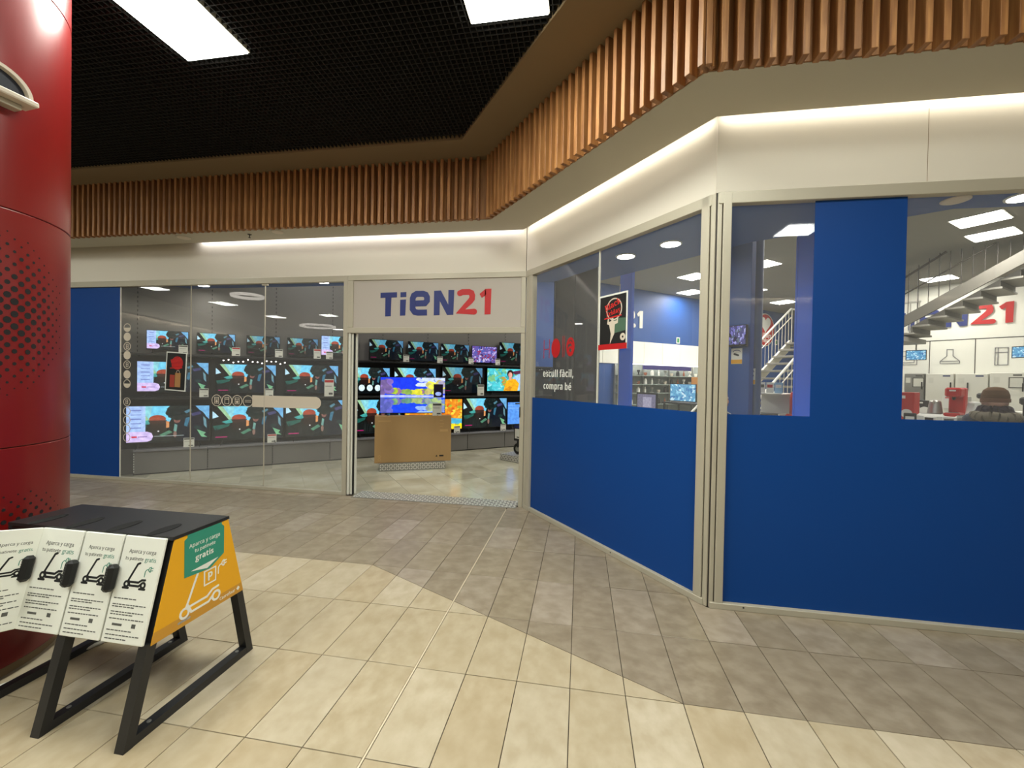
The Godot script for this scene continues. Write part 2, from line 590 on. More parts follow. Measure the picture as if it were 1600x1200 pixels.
func offset_path(d: float) -> Array:
	# shop front line moved d towards the mall
	var n := Vector2(-0.779, 0.627)
	var a := Vector2(-0.732, ZL) + n * d
	var t := Vector2(0.627, 0.779)
	var k1 := (ZL + d - a.y) / t.y
	var k2 := (ZR + d - a.y) / t.y
	return [Vector2(-19, ZL + d), a + t * k1, a + t * k2, Vector2(8.2, ZR + d)]

func led(frame: Transform3D, a: Vector3, b: Vector3, col: Color):
	var c := (a + b) / 2
	var len := absf(b.x - a.x)
	var o := thing("cove_strip", "hidden lit strip above the soffit slot over the %s" % ("angled window" if frame == FM else ("right window" if a.x > 0 else "left window and entrance")), "light", frame, Vector3(c.x, 3.745, c.z + 0.05))
	part(o, "strip", box(Vector3(len, 0.012, 0.02)), glow("led", Color(1, 0.97, 0.92), 2.0))
	# throws light back at the wall and down through the slot
	area(o, Vector3(0, -0.012, 0), Basis(Vector3.RIGHT, deg_to_rad(-90)), Vector2(len, 0.018), 0.16 * len, col)

# ---------------------------------------------------------------- timber slats
func slat_screens():
	var w := struct("wall_slats", "screen of vertical oak slats hanging above the soffit", "wall")
	var mesh := box(Vector3(0.036, 0.765, 0.085), 0.002)
	var y := SOF - 0.012 + 0.3825
	var n := 0
	var x := -9.3
	while x < -1.20:
		part(w, "slat", mesh, M["oak%d" % (n % 3)], Vector3(x, y, -4.9915))
		x += 0.0912
		n += 1
	var t := FM.basis
	var a := Vector3(-1.167, 0, -4.946)
	var d := Vector3(0.694, 0, -2.722) - a
	var len := d.length()
	d = d.normalized()
	var turn := Basis(Vector3.UP, atan2(-d.z, d.x))
	var back := turn * Vector3(0, 0, -0.0425)
	var k := 0.02
	while k < len:
		part(w, "slat", mesh, M["oak%d" % ((n * 5 + 1) % 3)], a + d * k + back + Vector3(0, y, 0), turn)
		k += 0.0925
		n += 1
	x = 0.735
	while x < 5.0:
		part(w, "slat", mesh, M["oak%d" % (n % 3)], Vector3(x, y, -2.7625))
		x += 0.0898
		n += 1
	bpart(w, "backing", Vector3(-19, SOF + 0.005, -5.064), Vector3(-1.12, 4.40, -5.034), M.oak_back)
	bpart(w, "backing", Vector3(0.72, SOF + 0.005, -2.835), Vector3(8.2, 4.40, -2.805), M.oak_back)
	part(w, "backing", box(Vector3(len + 0.03, 4.40 - SOF - 0.005, 0.03)), M.oak_back, a + d * len / 2 + turn * Vector3(0, 0, -0.10) + Vector3(0, (4.40 + SOF + 0.005) / 2, 0), turn)

# ---------------------------------------------------------------- open grid ceiling
func grid_ceiling():
	var c := struct("ceiling", "black open-cell grid ceiling with a plain brown border", "ceiling")
	var slat := [Vector2(-19, -5.05), Vector2(-1.13, -5.05), Vector2(0.74, -2.82), Vector2(8.2, -2.82)]
	var edge := [Vector2(8.2, -2.345), Vector2(0.36, -2.345), Vector2(-1.367, -4.576), Vector2(-19, -4.576)]
	var p := slat.duplicate()
	p.append_array(edge)
	part(c, "border", slab(p, 4.40, 4.46), M.border_paint)
	var field := PackedVector2Array([Vector2(-18.9, -4.576), Vector2(-1.367, -4.576), Vector2(0.36, -2.345), Vector2(8.1, -2.345), Vector2(8.1, 3.0), Vector2(-18.9, 3.0)])
	var st := begin()
	var step := 0.05
	var z := -4.5
	while z < 0.6:
		var x0 := -9.0
		var x1 := -1.367 if z < -4.576 else (lerpf(-1.367, 0.36, (z + 4.576) / 2.231) if z < -2.345 else 4.5)
		add_box(st, Vector3((x0 + x1) / 2, 4.44, z), Vector3(x1 - x0, 0.04, 0.006))
		z += step
	var x := -9.0
	while x < 4.5:
		var z0 := -4.576 if x < -1.367 else (lerpf(-4.576, -2.345, (x + 1.367) / 1.727) if x < 0.36 else -2.345)
		add_box(st, Vector3(x, 4.44, (z0 + 0.6) / 2), Vector3(0.006, 0.04, 0.6 - z0))
		x += step
	part(c, "cell_grid", st.commit(), M.grid_black).set_meta("kind", "stuff")
	part(c, "grid_beyond", slab([Vector2(-19, 0.6), Vector2(8.2, 0.6), Vector2(8.2, 12.2), Vector2(-19, 12.2)], 4.44, 4.47), M.grid_black)
	bpart(c, "void", Vector3(-19, 4.9, -5.4), Vector3(8.2, 5.0, 12.2), M.plenum)

func mall_lamps():
	var spots := [[-3.09, -2.53, 1.2, "long ceiling panel light above the red pillar side"], [-0.575, -2.51, 1.2, "ceiling panel light near the slat corner"],
		[3.72, 1.25, 0.6, "square ceiling panel light behind the viewer on the right"], [-5.6, 0.9, 1.2, "ceiling panel light behind the red pillar"], [-3.09, 1.1, 1.2, "ceiling panel light behind the viewer on the left"],
		[-0.575, 1.1, 1.2, "ceiling panel light right behind the viewer"], [1.6, -0.7, 1.2, "ceiling panel light above the right window walkway"], [-8.2, -2.4, 1.2, "ceiling panel light beyond the red pillar"],
		[-13.5, 0.15, 0.8, "ceiling panel light at the far left, nearest the shop"], [-13.6, 3.0, 0.8, "ceiling panel light at the far left, second row"], [-14.1, 6.4, 0.8, "ceiling panel light at the far left, third row"],
		[-11.2, 6.1, 0.6, "ceiling panel light in the hall far behind"], [-14.0, 11.4, 0.6, "ceiling panel light at the far end of the hall"]]
	var col := Color(0.985, 1.0, 0.96)
	for s in spots:
		var o := thing("ceiling_panel_light", s[3], "light", FW, Vector3(s[0], 4.405, s[1]), 0.0, "mall ceiling panel lights")
		part(o, "diffuser", box(Vector3(0.58, 0.012, s[2] - 0.02)), glow("panel_glow", col, 9.0))
		part(o, "tray", box(Vector3(0.60, 0.05, s[2])), M.white_profile, Vector3(0, 0.032, 0))
		area(o, Vector3(0, -0.012, 0), Basis(Vector3.RIGHT, -PI / 2), Vector2(0.58, s[2] - 0.02), 4.2 * s[2], col)
	for r in [[-9.7, -0.2, 0.40, "small"], [-12.2, 6.8, 0.75, "large"]]:
		var o := thing("ring_light", "%s glowing ring lamp hanging in the hall behind" % r[3], "light", FW, Vector3(r[0], 4.0, r[1]))
		var st := begin()
		var pts := []
		for i in 33:
			pts.append(Vector3(cos(TAU * i / 32.0) * r[2], 0, sin(TAU * i / 32.0) * r[2]))
		add_tube(st, pts, 0.045, 8)
		part(o, "ring", st.commit(), glow("ring_glow", Color(1, 0.97, 0.92), 6.0))
		for i in 3:
			var a := Vector3(cos(TAU * i / 3.0) * r[2], 0, sin(TAU * i / 3.0) * r[2])
			part(o, "cable", tube([a, a + Vector3(0, 0.435, 0)], 0.004, 5), M.black)


# ---------------------------------------------------------------- shop front
func logo(parent: Node3D, at: Vector3, basis: Basis, width: float, depth: float, ma: Material, mb: Material):
	var k := width / 520.0
	var f := func(pts): return pts.map(func(q): return Vector2((q[0] - 423) * k, (222 - q[1]) * k * 0.945))
	var n := Node3D.new()
	n.name = "lettering"
	parent.add_child(n, true)
	n.transform = Transform3D(basis, at)
	var st := begin()
	for q in [[[163, 168], [243, 166], [243, 191], [163, 193]], [[187, 191], [216, 191], [214, 282], [187, 283]]]:
		add_prism(st, PackedVector2Array(f.call(q)), 0, depth)
	part(n, "letter_t", st.commit(), ma)
	st = begin()
	for q in [[[260, 167], [288, 166], [288, 190], [260, 191]], [[259, 203], [287, 202], [284, 279], [259, 280]]]:
		add_prism(st, PackedVector2Array(f.call(q)), 0, depth)
	part(n, "letter_i", st.commit(), ma)
	part(n, "letter_e", strokes([f.call([[388, 265], [345, 266], [329, 262], [319, 248], [319, 198], [324, 184], [337, 176], [368, 176], [381, 181], [387, 193], [387, 209], [377, 221], [333, 222]])], 27 * k, 0, depth, false), ma)
	st = begin()
	for q in [[[420, 163], [452, 162], [487, 229], [487, 160], [514, 160], [511, 277], [482, 278], [447, 211], [447, 278], [420, 279]]]:
		add_prism(st, PackedVector2Array(f.call(q)), 0, depth)
	part(n, "letter_n", st.commit(), ma)
	part(n, "digit_two", strokes([f.call([[540, 176], [552, 171], [582, 171], [593, 176], [597, 188], [596, 203], [588, 214], [544, 262], [607, 263]])], 26 * k, 0, depth), mb)
	st = begin()
	for q in [[[630, 181], [656, 158], [660, 186], [640, 199]], [[654, 158], [683, 157], [681, 276], [654, 277]]]:
		add_prism(st, PackedVector2Array(f.call(q)), 0, depth)
	part(n, "digit_one", st.commit(), mb)

func ring(c: Vector2, r: float, w: float) -> Mesh:
	return strokes([arc(c, r, r, 0, 360, 28)], w, 0, 0.0012)

func shopfront():
	# left window
	var w := struct("window_1", "left shop window with clear panes and a blue film strip", "window")
	bpart(w, "top_rail", Vector3(-10, 3.058, ZL - 0.05), Vector3(-3.357, 3.146, ZL + 0.016), M.frame, 0.004)
	bpart(w, "bottom_rail", Vector3(-10, 0, ZL - 0.05), Vector3(-3.357, 0.045, ZL + 0.02), M.frame, 0.003)
	bpart(w, "post", Vector3(-3.357, 0, ZL - 0.07), Vector3(-3.287, 3.146, ZL + 0.018), M.frame, 0.004)
	var cuts := [-10.0, -7.212, -5.917, -4.643, -3.357]
	for i in 4:
		bpart(w, "pane", Vector3(cuts[i] + 0.002, 0.045, ZL - 0.028), Vector3(cuts[i + 1] - 0.002, 3.058, ZL - 0.018), M.glass)
	bpart(w, "blue_film", Vector3(-10, 0.045, ZL - 0.0178), Vector3(-7.214, 3.058, ZL - 0.0165), M.blue_film)
	for i in [1, 2, 3]:
		bpart(w, "pane_seal", Vector3(cuts[i] - 0.004, 0.045, ZL - 0.030), Vector3(cuts[i] + 0.004, 3.058, ZL - 0.016), M.frame if i > 1 else M.white_profile)
	var clip := part(w, "glass_clamp", box(Vector3(0.10, 0.03, 0.03), 0.004), M.frame, Vector3(-4.643, 3.045, ZL - 0.02))
	var front := ZL - 0.0178
	for q in [[2.271, 1], [2.12, 2], [1.979, 1], [1.830, 2], [1.676, 1], [1.530, 3], [2.415, 3], [1.241, 2], [1.095, 0], [0.955, 0], [0.815, 0], [0.675, 0]]:
		var dn := Node3D.new()
		dn.name = "vinyl_icon"
		w.add_child(dn, true)
		dn.position = Vector3(-7.08, q[0], front)
		if q[1] == 1:
			part(dn, "dot", prism(Array(disc(0.066, 28)), 0, 0.0012), M.vinyl)
		else:
			part(dn, "ring", ring(Vector2.ZERO, 0.062, 0.010), M.vinyl)
		if q[1] == 2:
			part(dn, "phone", strokes([[Vector2(-0.018, -0.032), Vector2(0.018, -0.032), Vector2(0.018, 0.032), Vector2(-0.018, 0.032), Vector2(-0.018, -0.032)], [Vector2(-0.01, 0), Vector2(0.01, 0)]], 0.008, 0, 0.0012), M.vinyl)
		if q[1] == 3:
			var half := [Vector2(-0.058, 0)]
			half.append_array(arc(Vector2.ZERO, 0.058, 0.058, 180, 360, 14))
			part(dn, "half_fill", prism(half, 0, 0.0012), M.vinyl)
	var xs := [-5.451, -5.274, -5.098, -4.913]
	for i in 4:
		var dn := Node3D.new()
		dn.name = "vinyl_icon"
		w.add_child(dn, true)
		dn.position = Vector3(xs[i], 1.308, front)
		part(dn, "ring", ring(Vector2.ZERO, 0.083, 0.010), M.vinyl)
		var ic := [[Vector2(-0.035, -0.045), Vector2(0.035, -0.045), Vector2(0.035, 0.045), Vector2(-0.035, 0.045), Vector2(-0.035, -0.045)], [Vector2(-0.035, 0.02), Vector2(0.035, 0.02)]]
		if i == 3:
			ic = [[Vector2(-0.05, 0.012), Vector2(0.05, 0.012)], [Vector2(-0.05, -0.012), Vector2(0.05, -0.012)]]
		part(dn, "appliance_outline", strokes(ic, 0.008, 0, 0.0012), M.vinyl)
		if i in [0, 2]:
			part(dn, "drum", prism(Array(disc(0.02, 16, Vector2(0, -0.015))), 0, 0.0012), M.vinyl)
	var pill := [Vector2(-4.84, 1.225), Vector2(-3.80, 1.225)]
	pill.append_array(arc(Vector2(-3.80, 1.3125), 0.0875, 0.0875, -80, 80, 12))
	pill.append_array([Vector2(-3.80, 1.40), Vector2(-4.84, 1.40)])
	part(w, "vinyl_bar", prism(pill, 0, 0.0012), M.vinyl, Vector3(0, 0, front))
	poster(FW, Vector3(-6.17, 1.735, ZL - 0.012), 0.37, 0.60, -0.05, "black sale poster with a red script circle hung in the left window", 0)
	# entrance: header box with the sign, side posts, parked sliding door
	var s := thing("shop_sign", "white shop name sign above the open entrance", "sign", FW, Vector3(0, 0, ZL))
	bpart(s, "frame", Vector3(-3.287, 3.068, -0.06), Vector3(-0.735, 3.146, 0.022), M.frame, 0.004)
	bpart(s, "frame", Vector3(-3.287, 2.325, -0.06), Vector3(-0.735, 2.403, 0.022), M.frame, 0.004)
	bpart(s, "frame", Vector3(-3.287, 2.403, -0.06), Vector3(-3.207, 3.068, 0.022), M.frame, 0.004)
	bpart(s, "frame", Vector3(-0.797, 2.403, -0.06), Vector3(-0.735, 3.068, 0.022), M.frame, 0.004)
	bpart(s, "face", Vector3(-3.207, 2.403, -0.05), Vector3(-0.797, 3.068, 0.004), M.sign_white)
	bpart(s, "bead", Vector3(-3.207, 3.045, 0.004), Vector3(-0.797, 3.050, 0.007), M.frame)
	logo(s, Vector3(-2.0015, 2.735, 0.004), Basis.IDENTITY, 1.593, 0.004, M.logo_blue, M.logo_red)
	var d := struct("door_1", "sliding glass door parked at the left side of the entrance", "door")
	bpart(d, "stile", Vector3(-3.280, 0.01, ZL - 0.05), Vector3(-3.245, 2.325, ZL + 0.010), M.white_profile, 0.006)
	bpart(d, "stile", Vector3(-3.240, 0.01, ZL - 0.05), Vector3(-3.212, 2.325, ZL - 0.01), M.white_profile, 0.006)
	bpart(d, "brush_seal", Vector3(-3.212, 0.01, ZL - 0.06), Vector3(-3.203, 2.325, ZL - 0.02), M.black)
	bpart(d, "stile", Vector3(-3.203, 0.01, ZL - 0.09), Vector3(-3.180, 2.325, ZL - 0.05), M.white_profile, 0.006)
	bpart(d, "jamb", Vector3(-0.792, 0.0, ZL - 0.09), Vector3(-0.735, 2.325, ZL + 0.015), M.frame, 0.004)
	bpart(d, "lock_keep", Vector3(-0.797, 1.20, ZL - 0.02), Vector3(-0.780, 1.34, ZL + 0.02), M.frame_dark, 0.003)
	# angled window
	var a := struct("window_2", "angled shop window with blue film below and clear glass above", "window", FM)
	bpart(a, "top_rail", Vector3(-4.757, 3.060, -VM - 0.05), Vector3(-2.04, 3.146, -VM + 0.016), M.frame, 0.004)
	bpart(a, "bottom_rail", Vector3(-4.70, 0, -VM - 0.05), Vector3(-2.04, 0.050, -VM + 0.02), M.frame, 0.003)
	bpart(a, "post", Vector3(-4.735, 0, -VM - 0.06), Vector3(-4.680, 3.146, -VM + 0.012), M.frame, 0.004)
	bpart(a, "post", Vector3(-4.670, 0, -VM - 0.06), Vector3(-4.585, 3.06, -VM + 0.016), M.frame, 0.004)
	bpart(a, "post_groove", Vector3(-4.690, 0, -VM - 0.06), Vector3(-4.660, 3.06, -VM + 0.004), M.frame_dark)
	bpart(a, "post", Vector3(-2.128, 0, -VM - 0.06), Vector3(-2.058, 3.146, -VM + 0.016), M.frame, 0.004)
	bpart(a, "post", Vector3(-2.050, 0, -VM - 0.06), Vector3(-2.012, 3.146, -VM + 0.010), M.frame, 0.004)
	bpart(a, "post_groove", Vector3(-2.07, 0, -VM - 0.06), Vector3(-2.000, 3.146, -VM - 0.004), M.frame_dark)
	for q in [[-4.585, -3.336], [-3.336, -2.128]]:
		bpart(a, "pane", Vector3(q[0] + 0.002, 0.05, -VM - 0.028), Vector3(q[1] - 0.002, 3.06, -VM - 0.018), M.glass)
	bpart(a, "pane_seal", Vector3(-3.342, 1.478, -VM - 0.030), Vector3(-3.330, 3.06, -VM - 0.014), M.white_profile)
	bpart(a, "blue_film", Vector3(-4.585, 0.05, -VM - 0.0178), Vector3(-2.128, 1.478, -VM - 0.0165), M.blue_film)
	var g := Node3D.new()
	g.name = "greeting"
	a.add_child(g)
	g.position = Vector3(0, 0, -VM - 0.0178)
	part(g, "letter_h", strokes([[Vector2(-4.335, 1.98), Vector2(-4.335, 2.20)], [Vector2(-4.22, 1.98), Vector2(-4.22, 2.20)], [Vector2(-4.335, 2.085), Vector2(-4.22, 2.085)]], 0.010, 0, 0.0012), M.logo_red)
	part(g, "letter_o", prism(Array(disc(0.115, 28, Vector2(-4.085, 2.09), 0.76)), 0, 0.0012), M.logo_red)
	part(g, "letter_l", strokes([[Vector2(-3.945, 1.98), Vector2(-3.945, 2.22)], [Vector2(-3.915, 1.98), Vector2(-3.915, 2.22)]], 0.007, 0, 0.0012), M.logo_red)
	part(g, "letter_a", strokes([arc(Vector2(-3.80, 2.09), 0.062, 0.095, 0, 360, 24), arc(Vector2(-3.80, 2.05), 0.035, 0.035, 0, 360, 16), [Vector2(-3.835, 2.13), Vector2(-3.80, 2.145), Vector2(-3.765, 2.12), Vector2(-3.765, 2.02)]], 0.026, 0, 0.0012), M.logo_red)
	part(g, "slogan", text_mesh("escull fàcil,", 0.1, 0.61, true, false, 0.0012), M.white, Vector3(-4.04, 1.785, 0))
	part(g, "slogan", text_mesh("compra bé", 0.1, 0.56, true, false, 0.0012), M.white, Vector3(-4.05, 1.635, 0))
	poster(FM, Vector3(-3.118, 2.30, -VM - 0.012), 0.40, 0.55, 0.0, "black sale poster with a man and football hung in the angled window", 1)
	# right window
	var r := struct("window_3", "right shop window with blue film and two clear openings", "window")
	bpart(r, "top_rail", Vector3(1.0, 3.058, ZR - 0.05), Vector3(8.1, 3.146, ZR + 0.016), M.frame, 0.004)
	bpart(r, "bottom_rail", Vector3(1.0, 0, ZR - 0.05), Vector3(8.1, 0.046, ZR + 0.022), M.frame, 0.003)
	bpart(r, "post", Vector3(1.036, 0, ZR - 0.06), Vector3(1.095, 3.146, ZR + 0.018), M.frame, 0.004)
	bpart(r, "post", Vector3(0.998, 0, ZR - 0.06), Vector3(1.029, 3.146, ZR + 0.010), M.frame, 0.004)
	bpart(r, "post_groove", Vector3(0.99, 0, ZR - 0.06), Vector3(1.045, 3.146, ZR - 0.006), M.frame_dark)
	for q in [[1.095, 4.2], [4.2, 8.1]]:
		bpart(r, "pane", Vector3(q[0] + 0.002, 0.046, ZR - 0.028), Vector3(q[1] - 0.002, 3.058, ZR - 0.018), M.glass)
	bpart(r, "blue_film", Vector3(1.095, 0.046, ZR - 0.0178), Vector3(8.1, 1.477, ZR - 0.0165), M.blue_film)
	bpart(r, "blue_film", Vector3(1.674, 1.477, ZR - 0.0178), Vector3(2.268, 3.058, ZR - 0.0165), M.blue_film)
	bpart(r, "blue_film", Vector3(3.6, 1.477, ZR - 0.0178), Vector3(4.2, 3.058, ZR - 0.0165), M.blue_film)
	part(r, "screw", lathe([Vector2(0, 0.003), Vector2(0.006, 0.002), Vector2(0.007, 0)], 10), M.frame_dark, Vector3(1.24, 0.030, ZR + 0.022), Basis(Vector3.RIGHT, PI / 2))
	part(a, "screw", lathe([Vector2(0, 0.003), Vector2(0.006, 0.002), Vector2(0.007, 0)], 10), M.frame_dark, Vector3(-3.05, 0.030, -VM + 0.020), Basis(Vector3.RIGHT, PI / 2))

func poster(frame: Transform3D, at: Vector3, w: float, h: float, tilt: float, label: String, kind: int):
	var p := thing("sale_poster", label, "poster", frame, at)
	p.transform = p.transform * Transform3D(Basis(Vector3.BACK, tilt), Vector3.ZERO)
	part(p, "board", box(Vector3(w, h, 0.004)), M.white)
	part(p, "print", box(Vector3(w - 0.035, h - 0.035, 0.001)), mat("poster_black", Color(0.035, 0.028, 0.022), 0.6), Vector3(0, 0, 0.0025))
	var cy := h * 0.22
	part(p, "circle", strokes([arc(Vector2(0.02, cy), w * 0.26, w * 0.26, 0, 360, 28)], 0.012, 0.003, 0.004), M.vinyl if kind else M.logo_red)
	var red := mat("poster_red", Color(0.80, 0.12, 0.10), 0.5)
	if kind == 0:
		part(p, "circle_fill", prism(Array(disc(w * 0.24, 24, Vector2(0.02, cy))), 0.0028, 0.0034), M.logo_red)
	part(p, "script", text_mesh("Black", 0.09, w * 0.56, true, true, 0.001), red, Vector3(0, cy + 0.045, 0.005), Basis(Vector3.BACK, 0.28))
	part(p, "script", text_mesh("Friday", 0.09, w * 0.50, true, true, 0.001), red, Vector3(0.01, cy - 0.03, 0.005), Basis(Vector3.BACK, 0.20))
	part(p, "underline", strokes([[Vector2(-w * 0.28, cy - 0.085), Vector2(w * 0.30, cy - 0.07)]], 0.012, 0.003, 0.005), red)
	if kind == 1:
		part(p, "football_pitch", prism([Vector2(0.0, -0.12), Vector2(w / 2 - 0.02, -0.10), Vector2(w / 2 - 0.02, 0.02), Vector2(0.03, 0.03)], 0.0028, 0.0033), mat("pitch_green", Color(0.27, 0.38, 0.30), 0.7))
		# a player from behind with both arms raised
		var fig := [Vector2(-0.03, -0.22), Vector2(-0.02, -0.12), Vector2(-0.045, -0.03), Vector2(-0.075, -0.02), Vector2(-0.065, 0.035), Vector2(-0.05, 0.035), Vector2(-0.052, 0.0), Vector2(-0.015, 0.005), Vector2(-0.013, 0.035), Vector2(0.013, 0.035), Vector2(0.015, 0.005), Vector2(0.06, 0.005), Vector2(0.065, 0.04), Vector2(0.08, 0.04), Vector2(0.075, -0.022), Vector2(0.035, -0.03), Vector2(0.03, -0.12)]
		part(p, "player_shirt", prism(fig, 0.0034, 0.0040), M.vinyl, Vector3(0.0, 0.0, 0.0))
		part(p, "ball", prism(Array(disc(0.036, 18, Vector2(0.145, -0.16))), 0.0034, 0.0040), M.vinyl)
		part(p, "ball_patch", prism(Array(disc(0.013, 5, Vector2(0.145, -0.16))), 0.0040, 0.0044), M.print_black)
		part(p, "red_band", box(Vector3(w, 0.055, 0.002)), M.logo_red, Vector3(0, -h / 2 + 0.027, 0.004))
	else:
		for q in [[-0.06, -0.15, 0.085, 0.19], [0.04, -0.13, 0.10, 0.22]]:
			part(p, "paper_bag", prism([Vector2(q[0] - q[2] / 2, q[1] - q[3] / 2), Vector2(q[0] + q[2] / 2, q[1] - q[3] / 2), Vector2(q[0] + q[2] / 2, q[1] + q[3] / 2), Vector2(q[0] - q[2] / 2, q[1] + q[3] / 2)], 0.003, 0.0036), mat("paper_bag_print", Color(0.66, 0.48, 0.28), 0.8) if q[0] > 0 else mat("bag_red_print", Color(0.60, 0.22, 0.16), 0.8))
		part(p, "bag_handle", strokes([arc(Vector2(0.04, -0.02), 0.03, 0.04, 0, 180, 8)], 0.006, 0.003, 0.0036), M.vinyl)

# ---------------------------------------------------------------- shop shell
func shop_shell():
	var poly := [Vector2(-7.9, ZL - 0.06), Vector2(-0.78, ZL - 0.06), Vector2(0.95, ZR - 0.06), Vector2(14, ZR - 0.06), Vector2(14, -8.0), iw(16.1, -5.2), iw(20, -5.2), iw(20, -9.4), iw(-2.6, -9.4)]
	var f := struct("floor_shop", "pale glossy shop floor of large square tiles", "floor")
	part(f, "screed", slab(poly, -0.15, -0.004), M.shop_joint)
	var room := PackedVector2Array(poly)
	var far := begin()
	var inv := FI.affine_inverse()
	var local := PackedVector2Array()
	for q in room:
		var t := inv * Vector3(q.x, 0, q.y)
		local.append(Vector2(t.x, t.z))
	var full := box(Vector3(0.441, 0.01, 0.441), 0.001)
	for i in range(-12, 42):
		for j in range(-1, 46):
			var v0 := 1.735 + 0.444 * i
			var u0 := -9.1 + 0.444 * j - 0.05
			var rect := PackedVector2Array([Vector2(v0, u0), Vector2(v0 + 0.444, u0), Vector2(v0 + 0.444, u0 + 0.444), Vector2(v0, u0 + 0.444)])
			for piece in Geometry2D.intersect_polygons(rect, local):
				var a := 0.0
				for k in piece.size():
					a += piece[k].cross(piece[(k + 1) % piece.size()])
				if absf(a) < 0.003:
					continue
				var near := v0 > -2.7 and v0 < 5.6 and u0 < -4.3
				var m: Material = M["shop_tile%d" % posmod(i * 5 + j * 3 + i * j, 4)]
				if near and absf(absf(a) / 2 - 0.19714) < 0.001:
					var o := part(f, "tile", full, m)
					o.transform = FI * Transform3D(Basis.IDENTITY, Vector3(v0 + 0.222, -0.005, u0 + 0.222))
				else:
					for sm in Geometry2D.offset_polygon(piece, -0.0015):
						if near:
							part(f, "tile", slab(Array(sm), -0.01, 0.0), m).transform = FI
						else:
							add_slab(far, sm, -0.01, 0.0)
	var fp := part(f, "distant_tiles", far.commit(), M.shop_tile1)
	fp.transform = FI
	fp.set_meta("kind", "stuff")
	var c := struct("ceiling_shop", "plain grey ceiling of the shop", "ceiling")
	part(c, "plaster", slab(poly, 4.5, 4.6), M.shop_ceiling)
	# blue lowered soffit just inside the glass
	var b := struct("ceiling_soffit_shop", "blue lowered soffit inside the shop windows", "ceiling")
	var sp := [Vector2(-7.9, ZL - 0.16), Vector2(-0.80, ZL - 0.16), Vector2(0.92, ZR - 0.16), Vector2(13.9, ZR - 0.16), Vector2(13.9, -4.25), Vector2(3.05, -4.05), iw(4.75, -1.7), iw(4.35, -2.6), iw(4.2, -4.9), Vector2(-1.3, -6.36), Vector2(-7.3, -6.36)]
	part(b, "board", slab(sp, 3.2, 3.26), M.blue_paint)
	part(b, "lining", slab(sp, 3.26, 4.5), M.blue_paint)
	# walls
	var wl := struct("wall_left_shop", "grey panelled television wall running to blue above white panels", "wall", FI)
	bpart(wl, "grey_wall", Vector3(-2.6, 0, -9.4), Vector3(5.75, 4.5, -9.2), M.shop_grey)
	bpart(wl, "blue_wall", Vector3(5.75, 0, -9.4), Vector3(20.0, 4.5, -9.2), M.blue_paint)
	logo(wl, Vector3(8.555, 3.565, -9.2), Basis.IDENTITY, 2.43, 0.02, M.white, M.white)
	for i in 8:
		bpart(wl, "white_panel", Vector3(7.35 + 0.83 * i, 2.215, -9.2), Vector3(7.35 + 0.83 * i + 0.822, 2.91, -9.17), M.panel_white, 0.003)
	var perf := begin()
	for v in [-2.02, -1.0, 0.0, 1.0, 2.0, 3.0, 4.0, 5.0]:
		bpart(wl, "upright", Vector3(v - 0.014, 0.43, -9.2), Vector3(v + 0.014, 4.4, -9.196), M.shop_grey)
		var y := 0.5
		while y < 4.3:
			add_box(perf, Vector3(v, y, -9.1955), Vector3(0.012, 0.035, 0.002))
			y += 0.075
	part(wl, "perforation", perf.commit(), M.black).set_meta("kind", "stuff")
	var wb := struct("wall_back_shop", "white panelled back wall with the shop name", "wall", FI)
	bpart(wb, "white_wall", Vector3(16.0, 0, -5.2), Vector3(16.2, 4.5, 6.0), M.panel_white)
	bpart(wb, "joint", Vector3(15.995, 2.965, -5.2), Vector3(16.0, 2.985, 2.0), M.frame_dark)
	for u in [-4.44, -3.56, -2.68, -1.8, -0.92]:
		bpart(wb, "joint", Vector3(15.995, 2.05, u - 0.008), Vector3(16.0, 2.965, u + 0.008), M.frame_dark)
	bpart(wb, "end_wall", Vector3(20.0, 0, -9.4), Vector3(20.2, 4.5, -5.0), M.shop_grey)
	bpart(wb, "return_wall", Vector3(16.0, 0, -5.3), Vector3(20.0, 4.5, -5.2), M.panel_white)
	var lb := Basis(Vector3.UP, -PI / 2)
	logo(wb, Vector3(15.98, 3.58, -4.13), lb, 2.43, 0.02, M.logo_blue, M.logo_red)
	# outlined drawings of a cooker hood, a fridge and an oven on the panels
	var line := mat("outline", Color(0.42, 0.42, 0.44), 0.7)
	part(wb, "hood_drawing", strokes([[Vector2(-0.06, 0.20), Vector2(0.06, 0.20), Vector2(0.06, 0.02), Vector2(0.19, -0.12), Vector2(0.19, -0.18), Vector2(-0.19, -0.18), Vector2(-0.19, -0.12), Vector2(-0.06, 0.02), Vector2(-0.06, 0.20)], [Vector2(-0.19, -0.12), Vector2(0.19, -0.12)]], 0.014, 0, 0.004), line, Vector3(15.99, 2.52, -4.03), lb)
	part(wb, "fridge_drawing", strokes([[Vector2(-0.11, 0.22), Vector2(0.11, 0.22), Vector2(0.11, -0.22), Vector2(-0.11, -0.22), Vector2(-0.11, 0.22)], [Vector2(-0.11, 0.10), Vector2(0.11, 0.10)], [Vector2(-0.06, 0.22), Vector2(-0.06, -0.22)]], 0.014, 0, 0.004), line, Vector3(15.99, 2.50, -3.10), lb)
	part(wb, "oven_drawing", strokes([[Vector2(-0.2, 0.18), Vector2(0.2, 0.18), Vector2(0.2, -0.2), Vector2(-0.2, -0.2), Vector2(-0.2, 0.18)], [Vector2(-0.14, 0.05), Vector2(0.14, 0.05), Vector2(0.14, -0.14), Vector2(-0.14, -0.14), Vector2(-0.14, 0.05)]], 0.014, 0, 0.004), line, Vector3(15.99, 2.52, -4.90), lb)
	var wr := struct("wall_right_shop", "plain white right wall of the shop", "wall")
	bpart(wr, "plaster", Vector3(13.9, 0, -8.2), Vector3(14.1, 4.5, ZR), M.panel_white)
